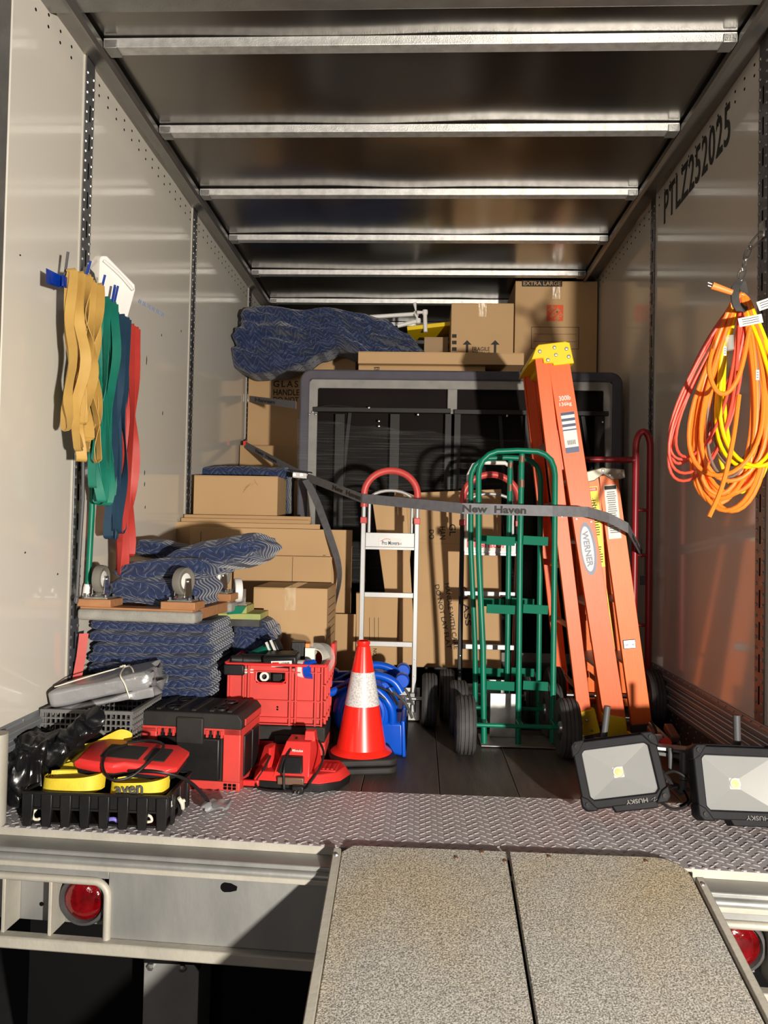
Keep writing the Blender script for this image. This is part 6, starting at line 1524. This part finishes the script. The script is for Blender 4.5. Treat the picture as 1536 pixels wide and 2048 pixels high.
# ================================================================ work lights and stand
def worklight(label, c, w_, h, rx, ry, rz):
    t = thing('work_light', label, 'work light', c, (rx, ry, rz), 'portable work lights')
    W2, H2_ = w_/2, h/2
    # shell: ring + back
    def ring(o, i_, y0, y1, z_=0): 
        m = MB(); O = [(-o[0], -o[1]), (o[0], -o[1]), (o[0], o[1]), (-o[0], o[1])]; I = [(-i_[0], -i_[1]), (i_[0], -i_[1]), (i_[0], i_[1]), (-i_[0], i_[1])]
        cc_ = .12
        def ch(P, k): 
            a, b = P[2]; return [(-a+k, -b), (a-k, -b), (a, -b+k), (a, b-k), (a-k, b), (-a+k, b), (-a, b-k), (-a, -b+k)]
        O = ch(O, .022); I = ch(I, .012); n = 8
        m.v = [Vector((a, y0, b)) for a, b in O]+[Vector((a, y0, b)) for a, b in I]+[Vector((a, y1, b)) for a, b in O]+[Vector((a, y1, b)) for a, b in I]
        for k in range(n):
            j = (k+1) % n; m.f += [[k, j, n+j, n+k], [2*n+k, 3*n+k, 3*n+j, 2*n+j], [k, 2*n+k, 2*n+j, j], [n+k, n+j, 3*n+j, 3*n+k]]
        return m
    ring((W2, H2_), (W2-.026, H2_-.026), -.02, .03).build('bezel', 'light_shell', t, bevel=.004)
    MB().box(-W2+.012, W2-.012, .03, .055, -H2_+.012, H2_-.012).build('back_housing', 'light_shell', t, bevel=.006)
    for k in range(9): MB().box(-W2+.03+k*(w_-.06)/8-.002, -W2+.03+k*(w_-.06)/8+.002, .055, .072, -H2_+.02, H2_-.02).build('cooling_fin', 'light_shell', t)
    for sx in (-1, 1):
        for sz in (-1, 1):
            m = MB(); x, z = sx*(W2-.014), sz*(H2_-.014)
            m.prism([(x-sx*.03, z+sz*.018), (x+sx*.004, z+sz*.018), (x+sx*.018, z+sz*.004), (x+sx*.018, z-sz*.03), (x-sx*.004, z-sz*.018), (x-sx*.016, z-sz*.002)], -.028, .034)
            m.build('corner_guard', 'light_shell', t, bevel=.004); MB().lathe([(.007, 0), (.007, .004), (.004, .004), (.004, .002), (0, .002)], 14, align((x, -.028, z), (0, -1, 0))).build('corner_screw', 'steel_black', t, smooth=True)
    # reflector: four inclined trapezoids
    ri, rk = W2-.026, H2_-.026; m = MB(); ci, ck = .016, .016
    O = [Vector((-ri, -.006, -rk)), Vector((ri, -.006, -rk)), Vector((ri, -.006, rk)), Vector((-ri, -.006, rk))]; I = [Vector((-ci, .026, -ck)), Vector((ci, .026, -ck)), Vector((ci, .026, ck)), Vector((-ci, .026, ck))]
    for k in range(4):
        j = (k+1) % 4; MB().add.__self__ if False else None
        mm = MB(); mm.add([O[k], O[j], I[j], I[k]], [(0, 1, 2, 3)]); mm.build('reflector_facet', 'reflector', t)
    MB().box(-ci, ci, .025, .028, -ck, ck).build('led_board', 'paper', t)
    MB().lathe([(.012, .0), (.012, .003), (.010, .0045), (0, .005)], 20, align((0, .0245, 0), (0, -1, 0))).build('led', 'led', t, smooth=True)
    MB().lathe([(.013, -.001), (.0165, .004), (.0165, .006), (.013, .002)], 20, align((0, .0245, 0), (0, -1, 0))).build('led_ring', 'paper', t, smooth=True)
    MB().box(-ri+.002, ri-.002, -.0125, -.010, -rk+.002, rk-.002).build('lens', 'clear_glass', t)
    # lower tab with the upside-down name
    MB().prism([(-W2*.35, -H2_+.004), (W2*.75, -H2_+.004), (W2*.68, -H2_-.016), (-W2*.28, -H2_-.016)], -.022, .03).build('lower_tab', 'light_shell', t, bevel=.003)
    text('HUSKY', w_*.25, .013, basis((w_*.12, -.0232, -H2_+.0085), (-1, 0, 0), (0, 0, -1)), t, 'reflector', world=False, bold=.02)
    m = MB(); q = w_*.285
    for a_, b_, c_, d_ in ((.0, .0, .014, .006), (.014, .006, .006, -.006), (.006, -.006, .018, -.002)): m.bar((q+a_, -.0235, -H2_+.0085+b_), (q+c_, -.0235, -H2_+.0085+d_), .003, .001)
    m.build('brand_mark', 'reflector', t)
    MB().box(-W2+.02, W2-.02, .0, .045, H2_-.003, H2_+.008).build('top_edge', 'light_shell', t, bevel=.003)
    return t
lc = at(1238, 1543, 2.50)
wl1 = worklight('left portable work light leaning in front of the ladder feet, turned to the left', lc, .262, .205, math.radians(-22), math.radians(-11), math.radians(-6))
rc_ = at(1477, 1567, 2.42)
wl2 = worklight('right portable work light at the right edge, facing straight out', rc_, .278, .212, math.radians(-20), math.radians(1.5), math.radians(4))
stn = thing('light_stand', 'folded grey stand with cross bar, handle posts and cable behind the work lights', 'stand', at(1330, 1500, 2.62))
q1 = at(1302, 1492, 2.60); q2 = at(1376, 1500, 2.60)
MB().bar(q1, at(1378, 1500, 2.60), .05, .012).build('cross_bar', 'zinc', stn, world=True, bevel=.002)
MB().bar(at(1302, 1502, 2.60), at(1378, 1512, 2.60), .05, .012).build('cross_bar', 'grey_pole', stn, world=True, bevel=.002)
MB().tube([at(1215, 1412, 2.62), at(1207, 1482, 2.62)], .0105, 16).build('handle_post', 'grey_pole', stn, world=True, smooth=True)
MB().cb(at(1207, 1484, 2.60), .06, .03, .025).build('post_clamp', 'light_shell', stn, world=True, bevel=.003)
MB().tube([at(1473, 1430, 2.56), at(1475, 1505, 2.56)], .0115, 16).build('handle_post', 'grey_pole', stn, world=True, smooth=True)
MB().bar(at(1375, 1502, 2.60), at(1536, 1512, 2.55), .03, .03).build('lower_bar', 'light_shell', stn, world=True, bevel=.003)
MB().bar(at(1290, 1498, 2.6), at(1210, 1490, 2.6), .03, .025).build('lower_bar', 'light_shell', stn, world=True, bevel=.003)
MB().tube([at(1368, 1505, 2.52), at(1367, 1560, 2.50)], .013, 16).build('rubber_grip', 'rubber_grey' if False else 'grey_pole', stn, world=True, smooth=True)
MB().tube([at(1367, 1560, 2.50), at(1365, 1585, 2.50)], .011, 14).build('grip_end', 'rubber', stn, world=True, smooth=True)
MB().tube([at(1341, 1495, 2.56), at(1341, 1538, 2.56)], .008, 12).build('drop_post', 'grey_pole', stn, world=True, smooth=True)
MB().bar(at(1310, 1530, 2.58), at(1365, 1590, 2.52), .016, .012).build('fold_leg', 'black_dusty', stn, world=True, bevel=.002)
MB().bar(at(1330, 1560, 2.55), at(1400, 1590, 2.6), .016, .012).build('fold_leg', 'black_dusty', stn, world=True, bevel=.002)
MB().tube(smoothpath([at(1322, 1550, 2.50), at(1350, 1543, 2.48), at(1378, 1562, 2.46), at(1384, 1590, 2.44), at(1372, 1612, 2.43), at(1345, 1618, 2.42), at(1322, 1604, 2.44), at(1311, 1592, 2.47)], 6), .0045, 8).build('cable', 'steel_black', stn, world=True, smooth=True)
MB().tube(smoothpath([at(1330, 1580, 2.52), at(1360, 1575, 2.5), at(1376, 1600, 2.47), at(1360, 1612, 2.45)], 6), .0035, 8).build('cable', 'black', stn, world=True, smooth=True)
# tools on the floor by the right wall
t = thing('bar_clamp', 'bar clamp with brown grip and red knob lying by the ladder feet', 'clamp', at(1325, 1470, 3.15))
MB().bar(at(1300, 1446, 3.2), at(1340, 1484, 3.12), .02, .012).build('clamp_bar', 'zinc', t, world=True, bevel=.002)
MB().bar(at(1335, 1452, 3.2), at(1352, 1480, 3.12), .035, .03).build('brown_grip', mat('brown_grip', (.16, .07, .05), .45), t, world=True, bevel=.006)
MB().bar(at(1303, 1455, 3.2), at(1318, 1478, 3.12), .04, .02).build('jaw', 'brown_grip', t, world=True, bevel=.004)
MB().cb(at(1315, 1478, 3.08), .035, .02, .035).build('white_sleeve', 'paper', t, world=True, bevel=.004)
MB().lathe([(.022, -.008), (.025, 0), (.022, .008), (0, .01)], 20, align(at(1331, 1486, 3.06), (0, -.5, 1))).build('red_knob', 'red_plastic', t, world=True, smooth=True)
MB().tube(smoothpath([at(1302, 1442, 3.15), at(1312, 1462, 3.12), at(1308, 1480, 3.1)], 4), .005, 8).build('trigger', 'black_plastic', t, world=True, smooth=True)
t = thing('grey_case', 'small dark grey tool case behind the stand cross bar', 'case', at(1350, 1494, 3.2))
MB().bar(at(1328, 1497, 3.2), at(1362, 1495, 3.18), .09, .04).build('body', 'grey_pole', t, world=True, bevel=.006)
MB().cb(at(1345, 1485, 3.18), .03, .02, .01).build('latch', 'black_plastic', t, world=True, bevel=.002)
m = MB(); soft_box(m, .12, .1, .05, (.03, .03, .02), (10, 10, 6), lambda p, q: p+Vector((.01, .01, .01))*noise.noise(q*30))
c = at(1270, 1480, 2.75); o = m.build('work_glove', 'rubber', None, smooth=True); o.location = (c.x, 2.82, .03); tag(o, 'crumpled black glove on the floor between ladder feet and left work light', 'glove')
flush_texts()
